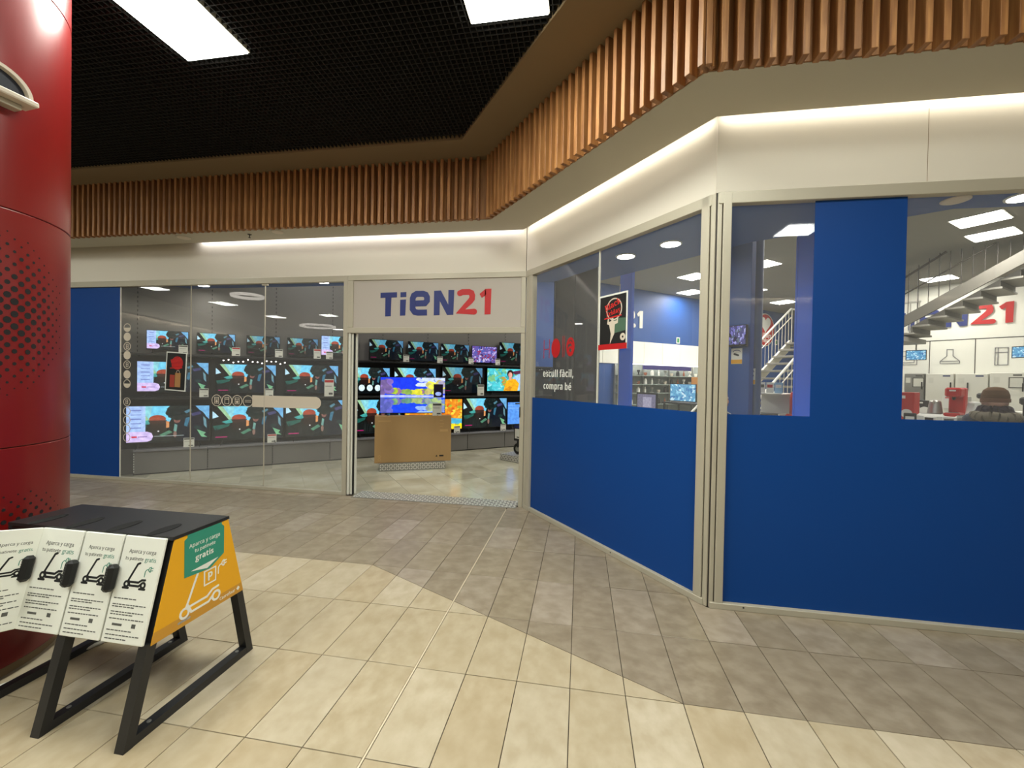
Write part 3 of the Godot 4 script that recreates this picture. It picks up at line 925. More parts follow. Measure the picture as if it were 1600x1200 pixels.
	bpart(wr, "front_plaster", Vector3(8.1, 0, ZR - 0.16), Vector3(14.1, 4.9, ZR), M.panel_white)
	# blue columns
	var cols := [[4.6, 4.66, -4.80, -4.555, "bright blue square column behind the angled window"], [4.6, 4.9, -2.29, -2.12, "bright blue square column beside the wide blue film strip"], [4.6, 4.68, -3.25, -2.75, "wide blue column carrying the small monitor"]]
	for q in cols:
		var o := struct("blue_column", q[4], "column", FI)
		bpart(o, "shaft", Vector3(q[0], 0, q[2]), Vector3(q[1], 4.5, q[3]), M.blue_paint if q[2] < -3 and q[2] > -4 else M.column_blue_lit, 0.004)
		bpart(o, "corner_trim", Vector3(q[0] - 0.004, 0, q[2] - 0.004), Vector3(q[0] + 0.012, 3.2, q[2] + 0.012), M.white_profile if q[2] < -4 else M.column_blue_lit)
	var rc := struct("round_column", "slim grey-blue round column beside the wide blue column", "column", FI)
	part(rc, "shaft", lathe([Vector2(0.058, 0), Vector2(0.058, 4.5)], 20), mat("grey_blue", Color(0.30, 0.36, 0.46), 0.45), Vector3(4.76, 0, -2.775))
	var dp := thing("display_partition", "tall dark display stand behind the slogan in the angled window", "partition", FI, Vector3(3.30, 0, -4.24))
	bpart(dp, "panel", Vector3(0, 0.08, -0.43), Vector3(0.05, 3.05, 0.43), M.shop_dark, 0.004)
	bpart(dp, "plinth", Vector3(-0.06, 0, -0.43), Vector3(0.16, 0.08, 0.43), M.black, 0.004)
	for u in [-0.43, 0.0, 0.43]:
		bpart(dp, "upright", Vector3(-0.012, 0.08, u - 0.012), Vector3(0, 3.05, u + 0.012), M.black_metal)

func shop_lamps():
	var col := Color(1.0, 0.985, 0.94)
	var spots := [[10.15, -2.25, "ceiling panel light above the stairs, nearer one of the bright pair"], [11.35, -2.35, "ceiling panel light above the stairs, farther one of the bright pair"], [9.6, -7.28, "ceiling panel light seen highest through the angled window"],
		[11.2, -8.6, "ceiling panel light close to the blue wall"], [12.4, -7.4, "ceiling panel light before the white wall panels"], [15.1, -7.9, "ceiling panel light near the heart sign"], [14.9, -4.0, "ceiling panel light before the white back wall"],
		[9.9, -5.69, "ceiling panel light beside the round column"], [7.0, -4.6, "ceiling panel light behind the blue soffit"], [6.6, -7.4, "ceiling panel light behind the television wall end"], [7.6, -1.0, "ceiling panel light over the small appliances"], [14.4, -1.4, "ceiling panel light at the right of the shop"],
		[0.6, -7.9, "ceiling panel light before the televisions on the left"], [3.0, -7.6, "ceiling panel light inside the entrance"]]
	for s in spots:
		var o := thing("shop_panel_light", s[2], "light", FI, Vector3(s[0], 4.494, s[1]), 0.0, "shop ceiling panel lights")
		part(o, "diffuser", box(Vector3(0.58, 0.012, 0.58)), glow("shop_glow", col, 12.0), Vector3(0, -0.006, 0))
		part(o, "trim", box(Vector3(0.62, 0.008, 0.62)), M.white, Vector3(0, 0, 0))
		area(o, Vector3(0, -0.02, 0), Basis(Vector3.RIGHT, -PI / 2), Vector2(0.58, 0.58), 3.2 if s[0] > 4.0 else 1.0, col)
	for q in [[-6.308, -6.10, "left"], [-4.073, -6.06, "right"], [0.506, -5.14, "l"], [0.933, -4.73, "r"], [3.378, -3.85, "far"]]:
		var lab: String = {"left": "round downlight in the blue soffit at the left window, left one", "right": "round downlight in the blue soffit at the left window, next to the entrance", "l": "smaller-looking round downlight behind the angled window", "r": "larger-looking round downlight behind the angled window", "far": "round downlight at the right edge of the right window"}[q[2]]
		var o := thing("downlight", lab, "light", FW, Vector3(q[0], 3.2, q[1]), 0.0, "round downlights in the blue soffit")
		part(o, "rim", lathe([Vector2(0.10, -0.010), Vector2(0.115, -0.008), Vector2(0.118, 0)], 24), M.white)
		part(o, "diffuser", lathe([Vector2(0, -0.012), Vector2(0.10, -0.010)], 24), glow("down_glow", col, 14.0))
		area(o, Vector3(0, -0.022, 0), Basis(Vector3.RIGHT, -PI / 2), Vector2(0.17, 0.17), 0.35, col)
	var sk := thing("ceiling_disc", "unlit white round speaker in the blue soffit", "speaker", FW, Vector3(2.917, 3.2, -3.86))
	part(sk, "grille", lathe([Vector2(0, -0.014), Vector2(0.075, -0.012), Vector2(0.09, -0.006), Vector2(0.092, 0)], 24), M.vinyl)

# ---------------------------------------------------------------- pictures on the screens
func poly(im: Image, pts: Array, col: Color):
	var w := im.get_width()
	var h := im.get_height()
	var p := PackedVector2Array()
	var lo := 1e9
	var hi := -1e9
	for q in pts:
		p.append(Vector2(q[0] * w, q[1] * h))
		lo = minf(lo, q[1] * h)
		hi = maxf(hi, q[1] * h)
	for y in range(maxi(0, int(lo)), mini(h, int(ceil(hi)) + 1)):
		var xs := []
		for i in p.size():
			var a := p[i]
			var b := p[(i + 1) % p.size()]
			if (a.y <= y + 0.5) != (b.y <= y + 0.5):
				xs.append(a.x + (y + 0.5 - a.y) / (b.y - a.y) * (b.x - a.x))
		xs.sort()
		for i in range(0, xs.size() - 1, 2):
			var x0 := clampi(int(round(xs[i])), 0, w)
			var x1 := clampi(int(round(xs[i + 1])), 0, w)
			if x1 > x0:
				im.fill_rect(Rect2i(x0, y, x1 - x0, 1), col)

func ell(im: Image, cx: float, cy: float, rx: float, ry: float, col: Color):
	var p := []
	for i in 28:
		p.append([cx + cos(TAU * i / 28) * rx, cy + sin(TAU * i / 28) * ry])
	poly(im, p, col)

func screen(key: String, energy: float, painter: Callable) -> StandardMaterial3D:
	if M.has(key):
		return M[key]
	var im := Image.create(384, 216, false, Image.FORMAT_RGB8)
	painter.call(im)
	im.resize(150, 84, Image.INTERPOLATE_LANCZOS)
	im.resize(384, 216, Image.INTERPOLATE_CUBIC)
	var nz := FastNoiseLite.new()
	nz.seed = key.length() + 40
	nz.frequency = 0.03
	nz.fractal_octaves = 4
	for y in 216:
		for x in 384:
			var c := im.get_pixel(x, y)
			var k := 1.0 + 0.16 * nz.get_noise_2d(x, y)
			im.set_pixel(x, y, Color(clampf(c.r * k, 0, 1), clampf(c.g * k, 0, 1), clampf(c.b * (0.4 * 1.0 + 0.6 * k), 0, 1)))
	im.generate_mipmaps()
	var m := mat(key, Color(0.02, 0.02, 0.02), 0.12)
	m.emission_enabled = true
	m.emission = Color.WHITE
	m.emission_operator = BaseMaterial3D.EMISSION_OP_MULTIPLY
	m.emission_texture = ImageTexture.create_from_image(im)
	m.emission_energy_multiplier = energy
	return m

func cockpit(im: Image):
	im.fill(Color(0.05, 0.07, 0.07))
	poly(im, [[0.10, 0], [0.60, 0], [0.56, 0.22], [0.50, 0.46], [0.22, 0.44]], Color(0.44, 0.80, 0.94))
	poly(im, [[0.10, 0], [0.30, 0], [0.26, 0.44], [0.22, 0.44]], Color(0.55, 0.84, 0.88))
	poly(im, [[0.05, 0], [0.13, 0], [0.27, 0.40], [0.25, 0.44], [0.20, 0.42]], Color(0.60, 0.78, 0.60))
	poly(im, [[0.0, 0.14], [0.10, 0.30], [0.0, 0.36]], Color(0.72, 0.88, 0.95))
	poly(im, [[0, 0], [0.06, 0], [0.24, 0.46], [0.18, 0.52], [0.0, 0.12]], Color(0.04, 0.05, 0.05))
	poly(im, [[0.12, 0.46], [0.26, 0.38], [0.38, 0.40], [0.35, 0.48], [0.18, 0.52]], Color(0.25, 0.62, 0.60))
	poly(im, [[0.0, 0.58], [0.24, 0.52], [0.22, 0.60], [0.04, 0.72]], Color(0.10, 0.34, 0.30))
	ell(im, 0.36, 0.56, 0.10, 0.20, Color(0.13, 0.09, 0.08))
	ell(im, 0.36, 0.36, 0.10, 0.11, Color(0.62, 0.26, 0.18))
	poly(im, [[0.25, 0.40], [0.47, 0.40], [0.46, 0.48], [0.28, 0.50]], Color(0.22, 0.13, 0.11))
	poly(im, [[0.46, 0.42], [0.50, 0.44], [0.50, 0.60], [0.46, 0.62]], Color(0.85, 0.58, 0.36))
	poly(im, [[0.82, 0], [1, 0], [1, 0.50], [0.93, 0.36]], Color(0.42, 0.68, 0.86))
	poly(im, [[0.74, 0], [0.82, 0], [1.0, 0.40], [1, 0.56]], Color(0.05, 0.06, 0.07))
	ell(im, 0.82, 0.52, 0.16, 0.42, Color(0.07, 0.11, 0.14))
	poly(im, [[0.58, 0.52], [0.70, 0.28], [0.92, 0.22], [0.99, 0.50], [0.97, 1.0], [0.60, 1.0]], Color(0.06, 0.09, 0.13))
	poly(im, [[0.76, 0.22], [0.88, 0.16], [0.90, 0.24], [0.79, 0.30]], Color(0.24, 0.24, 0.40))
	poly(im, [[0.70, 0.34], [0.76, 0.32], [0.72, 0.60], [0.68, 0.56]], Color(0.20, 0.42, 0.52))
	poly(im, [[0.92, 0.30], [0.96, 0.40], [0.97, 0.66], [0.93, 0.56]], Color(0.40, 0.58, 0.62))
	ell(im, 0.85, 0.62, 0.05, 0.05, Color(0.10, 0.20, 0.20))
	ell(im, 0.595, 0.40, 0.042, 0.085, Color(0.50, 0.33, 0.30))
	ell(im, 0.585, 0.37, 0.02, 0.018, Color(0.28, 0.17, 0.15))
	ell(im, 0.61, 0.17, 0.135, 0.20, Color(0.06, 0.12, 0.11))
	var hr := RandomNumberGenerator.new()
	hr.seed = 77
	for i in 40:
		var ha := TAU * i / 40.0
		ell(im, 0.61 + cos(ha) * 0.13, 0.17 + sin(ha) * 0.195, hr.randf_range(0.012, 0.03), hr.randf_range(0.02, 0.05), Color(0.05, 0.10, 0.09).lightened(hr.randf_range(0.0, 0.10)))
	for i in 30:
		ell(im, 0.61 + hr.randf_range(-0.11, 0.11), 0.17 + hr.randf_range(-0.16, 0.16), 0.02, 0.03, Color(0.05, 0.09, 0.09).lightened(hr.randf_range(0.0, 0.09)))
	poly(im, [[0.68, 0.16], [0.76, 0.08], [0.78, 0.13], [0.71, 0.22]], Color(0.30, 0.48, 0.55))
	for i in 26:
		poly(im, [[0.02 + 0.024 * i, 0.94], [0.05 + 0.024 * i, 0.62 + 0.1 * hr.randf()], [0.06 + 0.024 * i, 0.66 + 0.1 * hr.randf()], [0.04 + 0.024 * i, 0.98]], Color(0.04, 0.07, 0.07).lightened(hr.randf_range(0.0, 0.09)))
	poly(im, [[0.565, 0.50], [0.60, 0.54], [0.585, 0.76], [0.55, 0.70]], Color(0.42, 0.62, 0.58))
	ell(im, 0.57, 0.80, 0.022, 0.09, Color(0.52, 0.40, 0.36))
	poly(im, [[0.84, 0.68], [0.96, 0.78], [0.93, 0.84], [0.98, 0.92], [0.90, 0.90]], Color(0.45, 0.70, 0.52))
	poly(im, [[0.38, 0.80], [0.50, 0.68], [0.54, 0.74], [0.42, 0.86]], Color(0.30, 0.50, 0.40))
	ell(im, 0.37, 0.70, 0.012, 0.02, Color(0.95, 0.95, 0.92))
	poly(im, [[0.04, 0.90], [0.20, 0.90], [0.20, 0.93], [0.04, 0.93]], Color(0.62, 0.10, 0.38))

func cockpit_menu(im: Image):
	cockpit(im)
	poly(im, [[0, 0], [0.22, 0], [0.22, 0.72], [0, 0.72]], Color(0.66, 0.78, 0.97))
	poly(im, [[0, 0.70], [0.24, 0.70], [0.29, 0.74], [0.31, 0.84], [0.29, 0.94], [0.24, 0.98], [0, 0.98]], Color(0.84, 0.76, 0.96))
	for i in 5:
		poly(im, [[0.05, 0.10 + 0.12 * i], [0.17, 0.10 + 0.12 * i], [0.17, 0.125 + 0.12 * i], [0.05, 0.125 + 0.12 * i]], Color(0.44, 0.52, 0.78))
	poly(im, [[0.06, 0.82], [0.12, 0.82], [0.12, 0.86], [0.06, 0.86]], Color(0.85, 0.12, 0.25))
	poly(im, [[0.13, 0.83], [0.24, 0.83], [0.24, 0.85], [0.13, 0.85]], Color(0.55, 0.45, 0.70))
	poly(im, [[0.32, 0.83], [0.68, 0.83], [0.68, 0.845], [0.32, 0.845]], Color(0.62, 0.66, 0.66))

func cockpit_dots(im: Image):
	cockpit(im)
	im.fill_rect(Rect2i(0, 150, 384, 66), Color(0.03, 0.05, 0.06))
	for i in 5:
		ell(im, 0.10 + 0.2 * i, 0.80, 0.075, 0.13, Color(0.86, 0.95, 0.97))

func lake(im: Image):
	im.fill(Color(0.10, 0.22, 0.88))
	var r := RandomNumberGenerator.new()
	r.seed = 4
	for i in 40:
		ell(im, r.randf_range(0.55, 1.0), r.randf_range(0.0, 0.25), r.randf_range(0.02, 0.07), r.randf_range(0.02, 0.05), Color(0.75, 0.80, 0.98))
	for i in 70:
		var x := r.randf()
		ell(im, x, 0.42 - 0.12 * absf(x - 0.5), r.randf_range(0.03, 0.07), r.randf_range(0.04, 0.10), [Color(0.62, 0.72, 0.20), Color(0.50, 0.62, 0.30), Color(0.80, 0.78, 0.22), Color(0.55, 0.42, 0.55)][i % 4])
	for i in 26:
		ell(im, r.randf_range(0, 0.16), r.randf_range(0.1, 0.45), 0.05, 0.08, [Color(0.50, 0.40, 0.70), Color(0.42, 0.35, 0.55)][i % 2])
		ell(im, r.randf_range(0.72, 1.0), r.randf_range(0.12, 0.45), 0.05, 0.07, [Color(0.72, 0.68, 0.42), Color(0.85, 0.85, 0.30), Color(0.62, 0.60, 0.70)][i % 3])
	im.fill_rect(Rect2i(0, 108, 384, 14), Color(0.66, 0.70, 0.95))
	for y in range(122, 216):
		for x in 384:
			var c := im.get_pixel(clampi(x + (y % 3) - 1, 0, 383), clampi(122 - (y - 108), 0, 121))
			im.set_pixel(x, y, c.lerp(Color(0.08, 0.36, 0.88), 0.30))
	poly(im, [[0.82, 0.18], [0.97, 0.18], [0.97, 0.56], [0.82, 0.56]], Color(0.06, 0.05, 0.10))
	ell(im, 0.895, 0.46, 0.05, 0.06, Color(0.55, 0.62, 0.85))

func confetti(im: Image, base: Color, cols: Array, n: int, sd: int, s: float):
	im.fill(base)
	var r := RandomNumberGenerator.new()
	r.seed = sd
	for i in n:
		var x := r.randf()
		var y := r.randf()
		var a := r.randf() * TAU
		var k := r.randf_range(0.4, 1.0) * s
		poly(im, [[x + cos(a) * k, y + sin(a) * k * 1.6], [x + cos(a + 2.0) * k * 0.6, y + sin(a + 2.0) * k], [x - cos(a) * k, y - sin(a) * k * 1.6], [x + cos(a - 2.0) * k * 0.5, y + sin(a - 2.0) * k]], cols[i % cols.size()])

func violet(im: Image):
	confetti(im, Color(0.42, 0.36, 0.66), [Color(0.70, 0.62, 0.90), Color(0.20, 0.14, 0.34), Color(0.86, 0.82, 0.95), Color(0.62, 0.20, 0.36), Color(0.30, 0.40, 0.75)], 160, 9, 0.07)

func woman(im: Image):
	confetti(im, Color(0.30, 0.76, 0.80), [Color(0.20, 0.62, 0.66), Color(0.55, 0.86, 0.88), Color(0.46, 0.72, 0.50)], 90, 12, 0.10)
	poly(im, [[0.66, 0.4], [1, 0.05], [1, 0.9], [0.8, 1.0]], Color(0.62, 0.78, 0.95))
	poly(im, [[0.66, 0.12], [0.98, 0.02], [1, 0.16], [0.72, 0.26]], Color(0.36, 0.12, 0.26))
	for i in 8:
		ell(im, 0.42 + 0.02 * (i % 4), 0.42 + 0.05 * i, 0.05, 0.06, [Color(0.80, 0.50, 0.22), Color(0.55, 0.70, 0.30)][i % 2])
	ell(im, 0.60, 0.22, 0.085, 0.17, Color(0.16, 0.08, 0.08))
	poly(im, [[0.50, 0.55], [0.62, 0.44], [0.74, 0.46], [0.84, 0.66], [0.80, 1.0], [0.42, 1.0]], Color(0.93, 0.66, 0.10))
	ell(im, 0.60, 0.28, 0.055, 0.13, Color(0.86, 0.62, 0.55))
	ell(im, 0.60, 0.44, 0.04, 0.07, Color(0.84, 0.60, 0.52))
	poly(im, [[0.45, 0.95], [0.58, 0.78], [0.66, 0.84], [0.6, 1.0]], Color(0.80, 0.52, 0.08))

func orchard(im: Image):
	confetti(im, Color(0.86, 0.52, 0.12), [Color(0.95, 0.62, 0.15), Color(0.85, 0.35, 0.10), Color(0.62, 0.70, 0.20), Color(0.95, 0.80, 0.25)], 150, 16, 0.06)
	poly(im, [[0, 0.50], [1, 0.66], [1, 0.84], [0, 0.70]], Color(0.30, 0.68, 0.80))
	for i in 16:
		ell(im, 0.03 + 0.063 * i, 0.90 + 0.03 * (i % 3), 0.04, 0.09, Color(0.95, 0.84, 0.10))

func bluesky(im: Image):
	im.fill(Color(0.36, 0.60, 0.93))
	for i in 5:
		ell(im, 0.2 * i, 0.15 + 0.12 * (i % 3), 0.2, 0.04, Color(0.44, 0.66, 0.95))

func camera_feed(im: Image):
	confetti(im, Color(0.30, 0.30, 0.52), [Color(0.52, 0.50, 0.85), Color(0.16, 0.15, 0.26), Color(0.70, 0.70, 0.95), Color(0.36, 0.42, 0.50)], 60, 21, 0.12)

func ice(im: Image):
	confetti(im, Color(0.35, 0.60, 0.75), [Color(0.55, 0.78, 0.88), Color(0.75, 0.88, 0.92), Color(0.22, 0.45, 0.66)], 50, 23, 0.12)

# ---------------------------------------------------------------- televisions
const SCR := 0.82
func tv(frame: Transform3D, at: Vector3, turn: float, w: float, h: float, m: Material, label: String, group := "", feet := 0.05) -> Node3D:
	var t := thing("television", label, "television", frame, at, turn, group)
	part(t, "casing", box(Vector3(w, h, 0.035), 0.004), M.tv_black, Vector3(0, h / 2, 0))
	part(t, "electronics_box", box(Vector3(w * 0.7, h * 0.5, 0.03), 0.006), M.tv_black, Vector3(0, h * 0.35, -0.03))
	part(t, "screen", quad(w - 0.018, h - 0.026), m, Vector3(0, h / 2 + 0.004, 0.0182))
	for s in [-1, 1]:
		var st := begin()
		add_tube(st, [Vector3(s * w * 0.36, 0.01, 0), Vector3(s * w * 0.38, -feet + 0.004, 0.09)], 0.006, 6)
		add_tube(st, [Vector3(s * w * 0.36, 0.01, 0), Vector3(s * w * 0.38, -feet + 0.004, -0.07)], 0.006, 6)
		part(t, "foot", st.commit(), M.tv_black)
	return t

func price_tag(frame: Transform3D, at: Vector3, w: float, h: float, label: String, red := false, turn := 0.0):
	var t := thing("price_tag", label, "price tag", frame, at, turn, "price cards on the television wall")
	part(t, "card", box(Vector3(w, h, 0.003)), M.tag_white, Vector3(0, h / 2, 0))
	part(t, "header", box(Vector3(w * 0.92, h * 0.14, 0.001)), M.logo_red if red else M.print_grey, Vector3(0, h * 0.88, 0.002))
	part(t, "price_print", box(Vector3(w * 0.42, h * 0.12, 0.001)), M.print_grey, Vector3(w * 0.18, h * 0.16, 0.002))
	part(t, "text_print", box(Vector3(w * 0.7, h * 0.03, 0.001)), M.print_grey, Vector3(-w * 0.06, h * 0.6, 0.002))

func ordinal(i: int) -> String:
	return ["first", "second", "third", "fourth", "fifth", "sixth", "seventh", "eighth", "ninth", "tenth", "eleventh", "twelfth", "thirteenth", "fourteenth", "fifteenth"][i]

func tv_wall():
	var a := screen("screen_cockpit", SCR, cockpit)
	var am := screen("screen_menu", SCR, cockpit_menu)
	var ad := screen("screen_dots", SCR, cockpit_dots)
	var dim := screen("screen_dim", SCR * 0.5, cockpit)
	var vi := screen("screen_violet", SCR * 0.9, violet)
	var wo := screen("screen_woman", SCR * 1.1, woman)
	var oc := screen("screen_orchard", SCR * 1.1, orchard)
	var bs := screen("screen_sky", SCR, bluesky)
	var F := -9.12
	# shelves on brackets
	for q in [[2.00, "upper"], [1.265, "middle"]]:
		var s := thing("display_shelf", "dark %s shelf under a row of televisions" % q[0 if false else 1], "shelf", FI, Vector3(0, q[0], 0))
		bpart(s, "board", Vector3(-2.25, 0, -9.2), Vector3(6.6, 0.035, -8.92), M.shelf_dark, 0.004)
		for v in [-2.0, -1.0, 0.0, 1.0, 2.0, 3.0, 4.0, 5.0]:
			part(s, "bracket", prism([Vector2(0, 0), Vector2(0.24, 0), Vector2(0, -0.028)], -0.004, 0.004), M.shelf_dark, Vector3(v, 0, -9.2), Basis(Vector3.UP, -PI / 2))
	bpart(get_node("wall_left_shop"), "backing_board", Vector3(-2.30, 0.43, -9.196), Vector3(6.6, 2.0, -9.185), M.shelf_dark)
	# base cabinets, one to each bay
	for i in 9:
		var v0 := -2.04 + 1.0 * i
		var c := thing("base_cabinet", "grey base cabinet below the televisions, %s bay from the left" % ordinal(i), "cabinet", FI, Vector3(v0, 0, -9.2), 0.0, "grey base cabinets under the television wall")
		bpart(c, "front_panel", Vector3(0.004, 0.02, 0), Vector3(0.996, 0.385, 0.12), M.shop_grey, 0.003)
		bpart(c, "kick_strip", Vector3(0.0, 0, 0), Vector3(1.0, 0.02, 0.11), M.shelf_dark)
		bpart(c, "ledge", Vector3(0.0, 0.385, 0), Vector3(1.0, 0.43, 0.155), M.ledge, 0.006)
		var st := begin()
		for k in 8:
			add_box(st, Vector3(0.006, 0.06 + 0.042 * k, 0.1205), Vector3(0.010, 0.022, 0.002))
		part(c, "perforation", st.commit(), M.tag_white if i == 0 else M.black).set_meta("kind", "stuff")
	var top := [[-1.89, -1.32, 2.095, 2.43, am], [-1.21, -0.64, 2.075, 2.43, a], [-0.47, 0.07, 2.075, 2.43, dim], [0.19, 0.73, 2.075, 2.43, dim], [0.78, 1.49, 2.10, 2.51, am], [1.70, 2.42, 2.065, 2.50, dim], [2.52, 3.22, 2.065, 2.50, dim], [3.28, 3.98, 2.065, 2.49, dim], [4.05, 4.72, 2.075, 2.485, vi], [4.79, 5.62, 2.08, 2.61, dim]]
	var what := {am: "a menu over a car scene", a: "a car scene", dim: "a dim car scene", ad: "a car scene with white dots", vi: "a violet animation", wo: "a woman in yellow", oc: "orange fruit and yellow flowers", bs: "a plain blue sky"}
	for i in top.size():
		var q: Array = top[i]
		tv(FI, Vector3((q[0] + q[1]) / 2, q[2], F), 0.0, q[1] - q[0], q[3] - q[2], q[4], "small television showing %s, %s in the top row" % [what[q[4]], ordinal(i)], "televisions on the top shelf", q[2] - 2.035)
	var mid := [[-2.01, -1.03, 1.37, 1.905, am], [-0.94, 0.01, 1.355, 1.895, a], [0.15, 1.11, 1.345, 1.915, a], [1.31, 2.14, 1.345, 1.90, ad], [2.23, 3.17, 1.345, 1.915, a], [3.32, 4.34, 1.345, 1.96, dim], [4.46, 5.54, 1.39, 1.965, wo]]
	for i in mid.size():
		var q: Array = mid[i]
		tv(FI, Vector3((q[0] + q[1]) / 2, q[2], F), 0.0, q[1] - q[0], q[3] - q[2], q[4], "television showing %s, %s in the middle row" % [what[q[4]], ordinal(i)], "televisions on the middle shelf", q[2] - 1.30)
	var low := [[-2.14, -1.01, 0.52, 1.155, am], [-0.98, 0.14, 0.505, 1.135, a], [0.17, 1.31, 0.505, 1.225, a], [1.40, 2.41, 0.505, 1.225, a], [2.46, 3.82, 0.505, 1.225, oc], [3.84, 5.01, 0.515, 1.235, a], [5.03, 6.14, 0.56, 1.13, bs]]
	for i in low.size():
		var q: Array = low[i]
		tv(FI, Vector3((q[0] + q[1]) / 2, q[2], -9.10), 0.0, q[1] - q[0], q[3] - q[2], q[4], "large television showing %s, %s in the bottom row" % [what[q[4]], ordinal(i)], "televisions on the base cabinets", q[2] - 0.43)
	for i in 10:
		var vs := [-1.37, -0.62, 0.05, 0.70, 0.92, 2.44, 3.20, 3.96, 4.66, 5.56]
		price_tag(FI, Vector3(vs[i], 2.036, -8.94), 0.125, 0.15 if i != 3 else 0.19, "white price card below the %s television of the top row" % ordinal(i), i in [1, 3])
	for i in 6:
		var vs := [-1.08, -0.10, 0.92, 2.2, 4.22, 5.42]
		price_tag(FI, Vector3(vs[i], 1.301, -8.94), 0.17 if i in [2, 4] else 0.13, 0.34 if i == 2 else (0.26 if i == 4 else 0.15), "white price card below the middle row, %s from the left" % ordinal(i), i == 2)
	for i in 5:
		var vs := [-1.30, -0.05, 2.62, 3.68, 4.90]
		price_tag(FI, Vector3(vs[i], 0.431, -9.05), 0.15, 0.16, "white price card on the base ledge, %s from the left" % ordinal(i), i == 1)
	# string of small lights above one middle television
	var g := thing("fairy_lights", "string of small white lights above the middle television", "light string", FI, Vector3(0, 0, -8.99))
	var wire := []
	for i in 25:
		wire.append(Vector3(-0.85 + 1.0 * i / 24.0, 1.94 + 0.02 * sin(i * 1.3), 0))
	part(g, "wire", tube(wire, 0.003, 5), M.black)
	for i in 14:
		part(g, "bulb", lathe([Vector2(0, -0.012), Vector2(0.010, -0.006), Vector2(0.012, 0), Vector2(0.010, 0.006), Vector2(0, 0.012)], 8), glow("bulb_glow", Color(1, 0.97, 0.95), 4.0), wire[1 + i] + Vector3(i * 0.032, -0.008 + 0.02 * (i % 2), 0.006))

# ---------------------------------------------------------------- chequer plate
func chequer(parent: Node3D, called: String, nx: int, nz: int, step: float, at: Vector3, basis: Basis):
	var st := begin()
	for i in nx:
		for j in nz:
			var b := Basis(Vector3.UP, 0.785 if (i + j) % 2 == 0 else -0.785)
			add_box(st, Vector3((i - (nx - 1) / 2.0) * step, 0.0012, (j - (nz - 1) / 2.0) * step), Vector3(step * 0.9, 0.005, step * 0.34), b)
	part(parent, called, st.commit(), M.chequer_stud, at, basis).set_meta("kind", "stuff")

